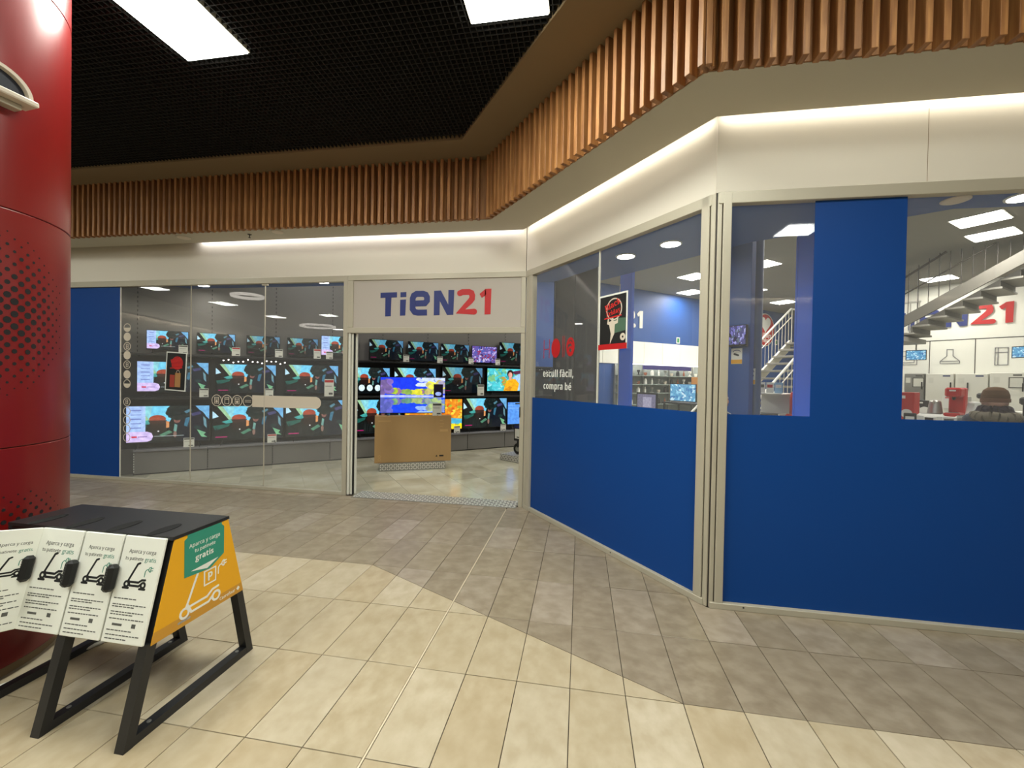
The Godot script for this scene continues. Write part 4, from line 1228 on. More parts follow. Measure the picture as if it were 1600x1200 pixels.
func entrance_things():
	var t := thing("threshold_plate", "aluminium chequer plate strip across the entrance floor", "plate", FW, Vector3(-1.99, 0, -5.59))
	part(t, "plate", box(Vector3(2.36, 0.008, 0.32), 0.002), M.chequer, Vector3(0, 0.004, 0))
	chequer(t, "studs", 46, 6, 0.051, Vector3(0, 0.008, 0), Basis.IDENTITY)
	# boxed television on its plinth
	var dirx := Vector2(1.073, -0.517).normalized()
	var turn := atan2(-dirx.y, dirx.x)
	var mid := Vector3((-3.545 - 2.472) / 2, 0, (-7.006 - 7.523) / 2)
	var fr := Transform3D(Basis(Vector3.UP, turn), mid)
	var p := thing("display_plinth", "low chequer plate plinth under the cardboard box", "plinth", fr, Vector3(0, 0, -0.16))
	part(p, "body", box(Vector3(1.19, 0.145, 0.32), 0.003), M.chequer, Vector3(0, 0.0725, 0))
	chequer(p, "studs", 30, 3, 0.039, Vector3(0, 0.073, 0.16), Basis(Vector3.RIGHT, PI / 2))
	var b := thing("cardboard_box", "large flat brown cardboard box standing on the plinth", "box", fr, Vector3(0.01, 0.147, -0.13))
	part(b, "carton", box(Vector3(1.375, 0.85, 0.22), 0.006), M.cardboard, Vector3(0, 0.425, 0))
	part(b, "tape", box(Vector3(1.377, 0.002, 0.06)), mat("tape", Color(0.62, 0.48, 0.28), 0.4), Vector3(0, 0.851, 0))
	var pale := mat("box_print_pale", Color(0.70, 0.56, 0.36), 0.8)
	part(b, "print", box(Vector3(0.22, 0.016, 0.001)), pale, Vector3(-0.52, 0.76, 0.1105))
	for i in 4:
		part(b, "print", box(Vector3([0.06, 0.08, 0.05, 0.15][i], [0.014, 0.012, 0.012, 0.045][i], 0.001)), pale, Vector3([0.50, 0.51, 0.50, 0.55][i], [0.76, 0.70, 0.65, 0.575][i], 0.1105))
	for i in 2:
		part(b, "print", strokes([arc(Vector2.ZERO, 0.022, 0.022, 0, 360, 12)], 0.006, 0, 0.001), pale, Vector3(-0.60, 0.12 - 0.055 * i, 0.1103))
	part(b, "print", prism([Vector2(-0.02, 0), Vector2(0.02, 0), Vector2(0.0, 0.035)], 0, 0.001), M.print_black, Vector3(0.42, 0.085, 0.1103))
	part(b, "print", box(Vector3(0.08, 0.028, 0.001)), M.print_black, Vector3(0.51, 0.10, 0.1105))
	var lk := screen("screen_lake", SCR * 1.2, lake)
	tv(fr, Vector3(-0.005, 1.035, -0.13), 0.0, 1.185, 0.675, lk, "television showing an autumn lake, standing on the cardboard box", "", 0.037)
	price_tag(fr, Vector3(0.43, 0.998, -0.045), 0.17, 0.235, "framed price card on the cardboard box beside the lake television")
	# kick scooter on a second plinth
	var d2 := Vector2(0.49, 0.305).normalized()
	var f2 := Transform3D(Basis(Vector3.UP, atan2(-d2.y, d2.x)), Vector3(-1.648, 0, -8.653))
	var q := thing("display_plinth", "low chequer plate plinth under the kick scooter", "plinth", f2, Vector3(0.55, 0, -0.25))
	part(q, "body", box(Vector3(1.10, 0.125, 0.5), 0.003), M.chequer, Vector3(0, 0.0625, 0))
	chequer(q, "studs", 27, 3, 0.04, Vector3(0, 0.0625, 0.25), Basis(Vector3.RIGHT, PI / 2))
	chequer(q, "studs", 27, 12, 0.04, Vector3(0, 0.125, 0), Basis.IDENTITY)
	var s := thing("kick_scooter", "black electric kick scooter standing on the plinth by the entrance", "scooter", f2, Vector3(0.33, 0.127, -0.2))
	for x in [0.0, 0.82]:
		var wh := part(s, "wheel", lathe([Vector2(0.06, -0.022), Vector2(0.10, -0.026), Vector2(0.118, -0.012), Vector2(0.118, 0.012), Vector2(0.10, 0.026), Vector2(0.06, 0.022)], 24), M.black, Vector3(x, 0.12, 0), Basis(Vector3.RIGHT, PI / 2))
		part(wh, "hub", lathe([Vector2(0, -0.024), Vector2(0.055, -0.022), Vector2(0.06, 0), Vector2(0.055, 0.022), Vector2(0, 0.024)], 16), M.steel)
	part(s, "deck", box(Vector3(0.56, 0.045, 0.15), 0.012), M.black_metal, Vector3(0.42, 0.12, 0))
	part(s, "neck", tube([Vector3(0.0, 0.20, 0), Vector3(0.10, 0.16, 0), Vector3(0.17, 0.13, 0)], 0.03, 8), M.black_metal)
	part(s, "fork", box(Vector3(0.05, 0.14, 0.07), 0.01), M.black_metal, Vector3(0.01, 0.22, 0))
	part(s, "stem", tube([Vector3(0.01, 0.20, 0), Vector3(0.12, 1.08, 0)], 0.024, 10), M.black_metal)
	part(s, "handlebar", tube([Vector3(0.12, 1.08, -0.24), Vector3(0.12, 1.08, 0.24)], 0.015, 8), M.black)
	part(s, "rear_mudguard", tube([Vector3(0.70, 0.17, 0), Vector3(0.78, 0.26, 0), Vector3(0.90, 0.25, 0), Vector3(0.96, 0.17, 0)], 0.02, 6), M.black)
	var tg := thing("price_holder", "black framed price card hanging on the scooter", "price tag", f2, Vector3(0.36, 0.42, -0.14))
	part(tg, "frame", box(Vector3(0.19, 0.33, 0.012), 0.004), M.black, Vector3(0, 0.165, 0))
	part(tg, "card", box(Vector3(0.13, 0.20, 0.002)), M.tag_white, Vector3(0, 0.15, 0.007))
	part(tg, "band", box(Vector3(0.17, 0.05, 0.002)), M.logo_blue, Vector3(0, 0.295, 0.007))
	part(tg, "price_print", box(Vector3(0.07, 0.022, 0.001)), M.print_black, Vector3(0.02, 0.08, 0.0085))

# ---------------------------------------------------------------- depth of the shop
func small_item(kind: int, k: float) -> Mesh:
	var key := "item%d" % kind
	if cache.has(key):
		return cache[key]
	var prof: Array = [
		[Vector2(0, 0), Vector2(0.05, 0), Vector2(0.055, 0.02), Vector2(0.05, 0.12), Vector2(0.03, 0.15), Vector2(0.03, 0.17), Vector2(0, 0.175)],
		[Vector2(0, 0), Vector2(0.035, 0), Vector2(0.05, 0.05), Vector2(0.055, 0.09), Vector2(0.052, 0.09), Vector2(0.03, 0.02), Vector2(0, 0.015)],
		[Vector2(0, 0), Vector2(0.06, 0), Vector2(0.065, 0.01), Vector2(0.02, 0.03), Vector2(0.018, 0.08), Vector2(0.045, 0.12), Vector2(0.05, 0.16), Vector2(0, 0.17)],
		[Vector2(0, 0), Vector2(0.028, 0), Vector2(0.03, 0.1), Vector2(0.014, 0.13), Vector2(0.014, 0.18), Vector2(0, 0.182)]][kind]
	cache[key] = lathe(prof, 12)
	return cache[key]

func kettle(label: String, frame: Transform3D, at: Vector3, m: Material, turn := 0.0):
	var o := thing("kettle", label, "kettle", frame, at, turn)
	part(o, "base", lathe([Vector2(0, 0), Vector2(0.085, 0), Vector2(0.085, 0.02), Vector2(0, 0.022)], 16), M.black)
	part(o, "jug", lathe([Vector2(0.07, 0.022), Vector2(0.082, 0.04), Vector2(0.06, 0.2), Vector2(0.05, 0.215), Vector2(0, 0.22)], 18), m)
	part(o, "handle", tube([Vector3(0.06, 0.19, 0), Vector3(0.12, 0.18, 0), Vector3(0.125, 0.07, 0), Vector3(0.08, 0.05, 0)], 0.012, 6), M.black)
	part(o, "spout", prism([Vector2(-0.05, 0.15), Vector2(-0.095, 0.2), Vector2(-0.05, 0.2)], -0.015, 0.015), m)

func toaster(label: String, frame: Transform3D, at: Vector3, m: Material, turn := 0.0):
	var o := thing("toaster", label, "toaster", frame, at, turn)
	part(o, "body", box(Vector3(0.28, 0.17, 0.16), 0.03), m, Vector3(0, 0.095, 0))
	part(o, "foot_tray", box(Vector3(0.26, 0.015, 0.14), 0.004), M.black, Vector3(0, 0.0075, 0))
	for z in [-0.03, 0.03]:
		part(o, "slot", box(Vector3(0.2, 0.004, 0.025)), M.black, Vector3(0, 0.181, z))
	part(o, "lever", box(Vector3(0.02, 0.015, 0.04), 0.004), M.black, Vector3(0.15, 0.12, 0))

func coffee_machine(label: String, frame: Transform3D, at: Vector3, m: Material, w: float, h: float, turn := 0.0):
	var o := thing("coffee_machine", label, "coffee machine", frame, at, turn)
	part(o, "tank", box(Vector3(w, h, 0.12), 0.015), m, Vector3(0, h / 2, -0.09))
	part(o, "head", box(Vector3(w, h * 0.32, 0.18), 0.02), m, Vector3(0, h * 0.84, 0.05))
	part(o, "drip_tray", box(Vector3(w, h * 0.14, 0.2), 0.008), m, Vector3(0, h * 0.07, 0.06))
	part(o, "grate", box(Vector3(w * 0.8, 0.006, 0.14)), M.steel, Vector3(0, h * 0.145, 0.07))
	part(o, "spout", lathe([Vector2(0, -0.04), Vector2(0.014, -0.04), Vector2(0.022, 0), Vector2(0, 0)], 10), M.black, Vector3(0, h * 0.68, 0.08))
	part(o, "badge", box(Vector3(w * 0.4, h * 0.05, 0.002)), M.white, Vector3(0, h * 0.9, 0.141))

func card_box(label: String, frame: Transform3D, at: Vector3, size: Vector3, m: Material, turn := 0.0, print_m: Material = null):
	var o := thing("product_box", label, "box", frame, at, turn)
	part(o, "carton", box(size, 0.003), m, Vector3(0, size.y / 2, 0))
	part(o, "picture", prism(Array(disc(minf(size.x, size.y) * 0.26, 18)), 0, 0.001), print_m if print_m else M.white, Vector3(size.x * 0.18, size.y * 0.36, size.z / 2))
	part(o, "title_print", box(Vector3(size.x * 0.5, size.y * 0.09, 0.001)), print_m if print_m else M.white, Vector3(-size.x * 0.14, size.y * 0.86, size.z / 2 + 0.0005))

func shop_back():
	var toward := -PI / 2                     # turned to face the windows
	# monitor and stickers on the blue columns
	tv(FI, Vector3(4.545, 2.13, -2.875), toward, 0.25, 0.235, screen("screen_feed", SCR * 0.7, camera_feed), "small monitor with a violet camera picture on the wide blue column", "", 0.01)
	for q in [[Vector3(4.597, 1.93, -2.90), 0.13, 0.18, "yellow and white camera notice under the small monitor"], [Vector3(4.694, 1.70, -2.775), 0.075, 0.18, "narrow camera notice on the round column"]]:
		var n := thing("camera_notice", q[3], "notice", FI, q[0], toward)
		part(n, "card", box(Vector3(q[1], q[2], 0.003)), M.tag_white, Vector3(0, q[2] / 2, 0))
		part(n, "yellow_band", box(Vector3(q[1], q[2] * 0.26, 0.001)), M.yellow, Vector3(0, q[2] * 0.15, 0.002))
		part(n, "camera_print", strokes([[Vector2(-q[1] * 0.2, 0.01), Vector2(q[1] * 0.15, -0.005)]], 0.022, 0, 0.001), M.print_black, Vector3(0, q[2] * 0.58, 0.0016))
		part(n, "arch_print", strokes([arc(Vector2.ZERO, q[1] * 0.32, 0.018, 0, 180, 8)], 0.007, 0, 0.001), M.logo_blue, Vector3(0, q[2] * 0.78, 0.0016))
	# heart sign and exit signs on the blue wall
	var h := thing("heart_sign", "round red sign with a white heart on the blue wall", "sign", FI, Vector3(16.3, 3.75, -9.19))
	part(h, "rim", prism(Array(disc(0.63, 40)), 0, 0.02), M.white)
	part(h, "disc", prism(Array(disc(0.59, 40)), 0.02, 0.03), M.red)
	var hp := []
	for i in 40:
		var t := TAU * i / 40
		hp.append(Vector2(16 * pow(sin(t), 3), 13 * cos(t) - 5 * cos(2 * t) - 2 * cos(3 * t) - cos(4 * t)) * 0.021 + Vector2(0.0, 0.22))
	part(h, "heart", prism(hp, 0.03, 0.036), M.white)
	part(h, "words", text_mesh("Millors", 0.2, 0.78, true, false, 0.01), M.white, Vector3(0, -0.22, 0.032))
	part(h, "words", text_mesh("Preus", 0.2, 0.58, true, false, 0.01), M.white, Vector3(0, -0.40, 0.032))
	for q in [[11.39, 3.05, "left of the white wall panels' end"], [17.1, 3.32, "below the heart sign"]]:
		var e := thing("exit_sign", "small green exit sign on the blue wall %s" % q[2], "sign", FI, Vector3(q[0], q[1], -9.19))
		part(e, "plate", box(Vector3(0.16, 0.2, 0.012)), M.white, Vector3(0, 0, 0.006))
		part(e, "green_print", box(Vector3(0.1, 0.14, 0.001)), mat("exit_green", Color(0.10, 0.50, 0.28), 0.5), Vector3(0, 0, 0.0126))
	# shelf unit below the white wall panels
	var s := thing("shelf_unit", "glass shelf unit full of small kitchenware under the white panels", "shelf", FI, Vector3(8.6, 0, -9.16))
	bpart(s, "back_panel", Vector3(0, 0, 0), Vector3(4.6, 2.2, 0.02), mat("shelf_back", Color(0.45, 0.48, 0.46), 0.6))
	var levels := [0.72, 1.02, 1.36, 1.62, 1.88]
	for y in levels:
		bpart(s, "shelf_board", Vector3(0, y - 0.02, 0.02), Vector3(4.6, y, 0.30), M.glass_shelf)
	for x in [0.0, 1.15, 2.3, 3.45, 4.57]:
		bpart(s, "upright", Vector3(x, 0, 0.02), Vector3(x + 0.03, 2.2, 0.06), M.steel)
	bpart(s, "header_board", Vector3(0.95, 2.06, 0.22), Vector3(3.1, 2.195, 0.26), M.purple, 0.004)
	bpart(s, "lamp_strip", Vector3(0, 2.20, 0.18), Vector3(4.6, 2.215, 0.24), glow("shelf_glow", Color(1, 0.98, 0.94), 3.0))
	area(s, Vector3(2.3, 2.19, 0.20), Basis(Vector3.RIGHT, -PI / 2 + 0.3), Vector2(4.5, 0.05), 0.8, Color(1, 0.98, 0.94))
	var tints := [M.white, M.panel_white, M.steel, M.vinyl, M.black_metal, mat("copper", Color(0.62, 0.36, 0.26), 0.4, 0.5)]
	for l in levels.size():
		if l == 0:
			continue
		for i in 15:
			var kind := (i * 3 + l) % 4
			var o := thing("kitchen_item", "small %s on the %s shelf of the glass unit, %s from the left" % [["canister", "bowl", "mixer stand", "bottle"][kind], ["", "lowest visible", "second", "third", "top"][l], ordinal(i)], "kitchenware", FI, Vector3(8.85 + 0.29 * i, levels[l], -8.99), 0.0, "kitchenware on the glass shelves")
			part(o, "body", small_item(kind, 1.0), tints[(i * 7 + l * 5) % 6])
	card_box("orange product box at the end of the glass shelves", FI, Vector3(11.9, 1.36, -8.7), Vector3(0.5, 0.5, 0.3), mat("orange_card", Color(0.80, 0.55, 0.30), 0.7))
	var ct := thing("service_counter", "white counter with a monitor behind the angled window", "counter", FI, Vector3(5.6, 0, -5.05))
	part(ct, "body", box(Vector3(0.6, 1.1, 1.2), 0.01), M.panel_white, Vector3(0.1, 0.55, 0))
	part(ct, "top", box(Vector3(0.7, 0.04, 1.3), 0.006), M.shop_grey, Vector3(0.1, 1.12, 0))
	var mo := thing("counter_monitor", "black framed computer monitor on the white counter", "monitor", FI, Vector3(5.5, 1.14, -5.04), toward)
	part(mo, "casing", box(Vector3(0.45, 0.31, 0.03), 0.005), M.black, Vector3(0, 0.225, 0))
	part(mo, "screen", quad(0.40, 0.25), screen("screen_form", SCR * 0.6, func(im): im.fill(Color(0.52, 0.50, 0.60)); im.fill_rect(Rect2i(120, 40, 180, 150), Color(0.72, 0.70, 0.80))), Vector3(0, 0.225, 0.0155))
	part(mo, "stand", box(Vector3(0.16, 0.08, 0.03), 0.004), M.black, Vector3(0, 0.04, -0.02))
	var ds := thing("display_table", "dark table carrying a blue screen behind the angled window", "table", FI, Vector3(8.5, 0, -6.55))
	part(ds, "top", box(Vector3(0.6, 0.04, 1.0), 0.006), M.shop_dark, Vector3(0, 1.20, 0))
	for k in [Vector2(-0.26, -0.45), Vector2(0.26, -0.45), Vector2(-0.26, 0.45), Vector2(0.26, 0.45)]:
		part(ds, "leg", box(Vector3(0.04, 1.18, 0.04), 0.004), M.black, Vector3(k.x, 0.59, k.y))
	tv(FI, Vector3(8.4, 1.24, -6.6), toward, 0.72, 0.42, screen("screen_ice", SCR, ice), "blue glowing screen on the dark table behind the angled window", "", 0.02)
	# stairs: first flight, landing, second flight
	var st := thing("staircase", "grey steel staircase with a white railing rising to the upper floor", "stairs", FI, Vector3(0, 0, 0))
	var tread := mat("tread", Color(0.52, 0.51, 0.48), 0.6)
	var riser := 0.1847
	for i in 15:
		bpart(st, "tread", Vector3(7.6 + 0.277 * i, riser * (i + 1) - 0.045, -5.95), Vector3(7.6 + 0.277 * i + 0.31, riser * (i + 1), -4.85), tread, 0.004)
	for u in [-6.0, -4.85]:
		part(st, "stringer", prism([Vector2(7.55, 0), Vector2(7.85, 0), Vector2(11.75, 2.60), Vector2(11.75, 2.85), Vector2(7.55, 0.08)], 0, 0.05), M.white_profile, Vector3(0, 0, u))
	bpart(st, "landing", Vector3(11.75, 2.68, -6.0), Vector3(13.1, 2.78, -3.70), tread, 0.004)
	for u in [-5.98, -4.82]:
		part(st, "handrail", tube([Vector3(7.75, 0.95, u), Vector3(11.8, 3.68, u)], 0.024, 8), M.white)
		part(st, "handrail", tube([Vector3(7.75, 0.72, u), Vector3(11.8, 3.45, u)], 0.012, 6), M.white)
		var bal := begin()
		for i in 27:
			var v := 7.8 + 0.15 * i
			add_tube(bal, [Vector3(v, (v - 7.6) * 0.667 + 0.1, u), Vector3(v, (v - 7.75) * 0.674 + 0.95, u)], 0.007, 5)
		part(st, "balusters", bal.commit(), M.white_profile).set_meta("kind", "stuff")
	part(st, "handrail", tube([Vector3(11.8, 3.68, -5.98), Vector3(13.05, 3.68, -5.98), Vector3(13.05, 3.68, -3.8)], 0.024, 8), M.white)
	var lb := begin()
	for i in 8:
		add_tube(lb, [Vector3(11.85 + 0.16 * i, 2.78, -5.98), Vector3(11.85 + 0.16 * i, 3.68, -5.98)], 0.012, 5)
	for i in 14:
		add_tube(lb, [Vector3(13.05, 2.78, -5.9 + 0.16 * i), Vector3(13.05, 3.68, -5.9 + 0.16 * i)], 0.012, 5)
	part(st, "balusters", lb.commit(), M.white_profile).set_meta("kind", "stuff")
	var steel := mat("stair_steel", Color(0.36, 0.35, 0.32), 0.6)
	for v in [11.95, 13.05]:
		part(st, "stringer", prism([Vector2(-3.95, 2.862), Vector2(-1.238, 4.50), Vector2(-1.66, 4.50), Vector2(-3.95, 3.10)], 0, 0.05), steel, Vector3(v, 0, 0), Basis(Vector3.UP, -PI / 2))
	for i in 10:
		bpart(st, "tread", Vector3(12.0, 2.83 + 0.153 * i, -3.88 + 0.25 * i), Vector3(13.05, 2.87 + 0.153 * i, -3.88 + 0.25 * i + 0.29), tread, 0.004)
		bpart(st, "riser", Vector3(12.0, 2.72 + 0.153 * i, -3.88 + 0.25 * i), Vector3(13.05, 2.84 + 0.153 * i, -3.87 + 0.25 * i), steel)
	part(st, "handrail", tube([Vector3(11.97, 3.99, -3.9), Vector3(11.97, 4.48, -3.11)], 0.022, 8), M.frame_dark)
	part(st, "handrail", tube([Vector3(11.97, 3.63, -3.9), Vector3(11.97, 4.48, -2.43)], 0.014, 6), M.frame_dark)
	var b2 := begin()
	for i in 12:
		var u := -3.85 + 0.16 * i
		var y0 := 3.10 + (u + 3.95) * 0.612
		add_tube(b2, [Vector3(11.97, y0, u), Vector3(11.97, minf(y0 + 0.95, 4.48), u)], 0.008, 5)
	part(st, "balusters", b2.commit(), M.frame_dark).set_meta("kind", "stuff")
	bpart(st, "landing_post", Vector3(12.9, 0, -5.9), Vector3(13.0, 2.68, -5.8), steel)
	# brochure stand and machines in front of the stairs
	var br := thing("brochure_stand", "counter stand with red and white brochures before the stairs", "stand", FI, Vector3(7.0, 0, -3.82))
	part(br, "cabinet", box(Vector3(0.4, 1.22, 0.5), 0.01), M.black_metal, Vector3(0, 0.61, -0.02))
	part(br, "side_panel", box(Vector3(0.42, 1.24, 0.02), 0.003), M.white_profile, Vector3(0, 0.62, 0.24))
	part(br, "shelf_board", box(Vector3(0.4, 0.02, 0.54), 0.003), M.white, Vector3(0, 1.55, 0))
	part(br, "back_rod", box(Vector3(0.02, 0.34, 0.5)), M.white, Vector3(0.18, 1.39, 0))
	for i in 4:
		var bc := thing("brochure", "%s brochure on the stand before the stairs" % ["red", "white", "white and red", "pale blue"][i], "brochure", FI, Vector3(6.86, 1.56, -4.02 + 0.13 * i), toward + 0.1 * (i - 1.5))
		part(bc, "cover", box(Vector3(0.11, 0.17, 0.006)), [M.red, M.white, M.white, mat("pale_blue", Color(0.55, 0.72, 0.85), 0.6)][i], Vector3(0, 0.085, 0))
		part(bc, "print", box(Vector3(0.08, 0.05, 0.001)), [M.white, M.print_grey, M.red, M.white][i], Vector3(0, 0.11, 0.0036))
	var vm := thing("red_dispenser", "red dispenser with a rounded hood beside the brochure stand", "dispenser", FI, Vector3(7.0, 0, -3.43), toward)
	part(vm, "body", box(Vector3(0.19, 1.25, 0.3), 0.02), M.red, Vector3(0, 0.625, 0))
	part(vm, "hood", lathe([Vector2(0.095, 0), Vector2(0.095, 0.26), Vector2(0.08, 0.33), Vector2(0, 0.37)], 18), M.red, Vector3(0, 1.25, 0))
	part(vm, "label_plate", box(Vector3(0.12, 0.14, 0.004)), M.tag_white, Vector3(0, 1.12, 0.152))
	# fridges along the white back wall
	var fr := [[-4.76, -4.35, 2.045, M.steel, "steel"], [-4.32, -3.78, 2.045, M.panel_white, "white"], [-3.755, -3.18, 2.045, M.panel_white, "white"], [-3.155, -2.56, 2.07, M.panel_white, "white"], [-2.53, -1.95, 2.05, M.panel_white, "white"], [-1.9, -1.3, 2.0, M.steel, "steel"]]
	for i in fr.size():
		var q: Array = fr[i]
		var w: float = q[1] - q[0]
		var o := thing("fridge", "tall %s fridge against the back wall, %s from the left" % [q[4], ordinal(i)], "fridge", FI, Vector3(15.57, 0, (q[0] + q[1]) / 2), toward, "fridges along the back wall")
		part(o, "body", box(Vector3(w, q[2], 0.6), 0.006), q[3], Vector3(0, q[2] / 2, -0.1))
		part(o, "door", box(Vector3(w - 0.006, q[2] - 0.75, 0.04), 0.01), q[3], Vector3(0, (q[2] + 0.75) / 2, 0.22))
		part(o, "door", box(Vector3(w - 0.006, 0.70, 0.04), 0.01), q[3], Vector3(0, 0.38, 0.22))
		part(o, "handle", box(Vector3(0.025, 0.2, 0.03), 0.006), M.black, Vector3(w * (0.40 if i != 2 else -0.1), 1.72, 0.252))
		part(o, "energy_label", box(Vector3(0.1, 0.14, 0.001)), M.tag_white, Vector3(-w * 0.3, q[2] - 0.18, 0.2412))
		part(o, "badge", box(Vector3(0.14, 0.035, 0.002)), M.logo_blue if i in [1, 2] else M.print_grey, Vector3(w * 0.25, q[2] - 0.06, 0.241))
		if i in [0, 3]:
			part(o, "price_card", box(Vector3(0.2, 0.22, 0.003)), M.tag_white, Vector3(w * 0.22, q[2] - 0.24, 0.243))
			part(o, "price_frame", strokes([[Vector2(-0.11, -0.12), Vector2(0.11, -0.12), Vector2(0.11, 0.12), Vector2(-0.11, 0.12), Vector2(-0.11, -0.12)]], 0.02, 0, 0.004), M.print_grey, Vector3(w * 0.22, q[2] - 0.24, 0.242))
	# hanging screens
	for q in [[-3.90, "left"], [-2.26, "right"]]:
		var o := thing("hanging_screen", "blue screen hanging from the ceiling, %s of the cooker hood drawing" % q[1], "monitor", FI, Vector3(13.2, 2.32, q[0]), toward + (0.25 if q[1] == "left" else -0.35))
		part(o, "casing", box(Vector3(0.36, 0.24, 0.03), 0.004), M.black, Vector3(0, 0.12, 0))
		part(o, "screen", quad(0.33, 0.21), M.screen_ice, Vector3(0, 0.12, 0.0155))
		part(o, "pole", tube([Vector3(0, 0.24, -0.02), Vector3(0, 2.17, -0.02)], 0.015, 6), M.steel)
	# tables of small appliances behind the right window
	for q in [[7.9, -1.6, 1.16, "front"], [9.4, -2.2, 1.22, "rear"]]:
		var o := thing("display_table", "white display table of small appliances, %s row behind the right window" % q[3], "table", FI, Vector3(q[0], 0, q[1]))
		part(o, "top", box(Vector3(0.8, 0.05, 2.6), 0.006), M.panel_white, Vector3(0, q[2] - 0.025, 0))
		part(o, "plinth", box(Vector3(0.7, q[2] - 0.05, 2.5), 0.006), M.shop_grey, Vector3(0, (q[2] - 0.05) / 2, 0))
		part(o, "riser_step", box(Vector3(0.3, 0.14, 2.5), 0.004), M.panel_white, Vector3(0.2, q[2] + 0.07, 0))
	card_box("red product box at the left end of the appliance table", FI, Vector3(7.8, 1.16, -2.40), Vector3(0.24, 0.46, 0.2), M.red, toward)
	coffee_machine("red coffee machine on the appliance table", FI, Vector3(8.1, 1.30, -1.97), M.red, 0.16, 0.40, toward)
	coffee_machine("white coffee machine on the front appliance table", FI, Vector3(8.1, 1.30, -1.62), M.white, 0.17, 0.27, toward)
	coffee_machine("black coffee machine on the front appliance table", FI, Vector3(8.1, 1.30, -1.30), M.black, 0.18, 0.30, toward)
	toaster("white toaster next to the red product box", FI, Vector3(7.75, 1.16, -2.12), M.white, toward + 0.3)
	toaster("steel toaster in the middle of the front appliance table", FI, Vector3(7.72, 1.16, -1.74), M.steel, toward)
	toaster("cream toaster near the right end of the front appliance table", FI, Vector3(7.74, 1.16, -1.25), M.vinyl, toward - 0.2)
	kettle("white kettle behind the red product box", FI, Vector3(8.1, 1.30, -2.41), M.white, 0.0)
	kettle("steel kettle left of the red coffee machine", FI, Vector3(8.08, 1.30, -2.17), M.steel, 0.0)
	kettle("black kettle in front of the white coffee machine", FI, Vector3(7.74, 1.16, -1.50), M.black, 0.0)
	kettle("white kettle right of the red coffee machine", FI, Vector3(8.1, 1.30, -1.795), M.white, 0.0)
	kettle("white kettle at the right end of the front table", FI, Vector3(7.74, 1.16, -0.98), M.white, 0.0)
	card_box("white product box on the rear appliance table, left end", FI, Vector3(9.2, 1.22, -2.98), Vector3(0.26, 0.3, 0.2), M.white, toward, M.print_grey)
	card_box("dark product box on the rear appliance table", FI, Vector3(9.2, 1.22, -2.62), Vector3(0.3, 0.26, 0.2), M.black_metal, toward)
	card_box("white and red product box on the rear appliance table", FI, Vector3(9.5, 1.36, -2.30), Vector3(0.28, 0.2, 0.2), M.white, toward, M.red)
	coffee_machine("black and white machine on the rear appliance table", FI, Vector3(9.5, 1.36, -1.95), M.black_metal, 0.22, 0.26, toward)
	toaster("white toaster on the rear appliance table", FI, Vector3(9.2, 1.22, -2.0), M.white, toward)
	kettle("white kettle on the rear appliance table", FI, Vector3(9.2, 1.22, -1.7), M.white, 0.4)
	for i in 9:
		var sc := thing("kitchen_scale", "small white tabletop device on the front appliance table, %s from the left" % ordinal(i), "appliance", FI, Vector3(7.565, 1.16, -2.66 + 0.19 * i), toward + 0.2 * (i % 3 - 1), "small devices at the table edge")
		part(sc, "base", box(Vector3(0.15, 0.05, 0.10), 0.01), M.white, Vector3(0, 0.025, 0))
		part(sc, "upstand", box(Vector3(0.13, 0.10 + 0.03 * (i % 3), 0.04), 0.008), [M.white, M.panel_white, M.black][i % 3], Vector3(0, 0.10, -0.03))
		part(sc, "display", box(Vector3(0.09, 0.05, 0.002)), [M.print_black, M.print_grey, M.white][i % 3], Vector3(0, 0.11, -0.009))
	person(Vector3(4.60, 0, -5.50), 2.6, true)
	person(Vector3(1.36, 0, -4.50), 0.7, false)

# ---------------------------------------------------------------- people
func sd_bone(p: Vector3, a: Vector3, b: Vector3, ra: float, rb: float) -> float:
	var ab := b - a
	var t := clampf((p - a).dot(ab) / maxf(ab.length_squared(), 1e-6), 0.0, 1.0)
	return (p - a - ab * t).length() - lerpf(ra, rb, t)

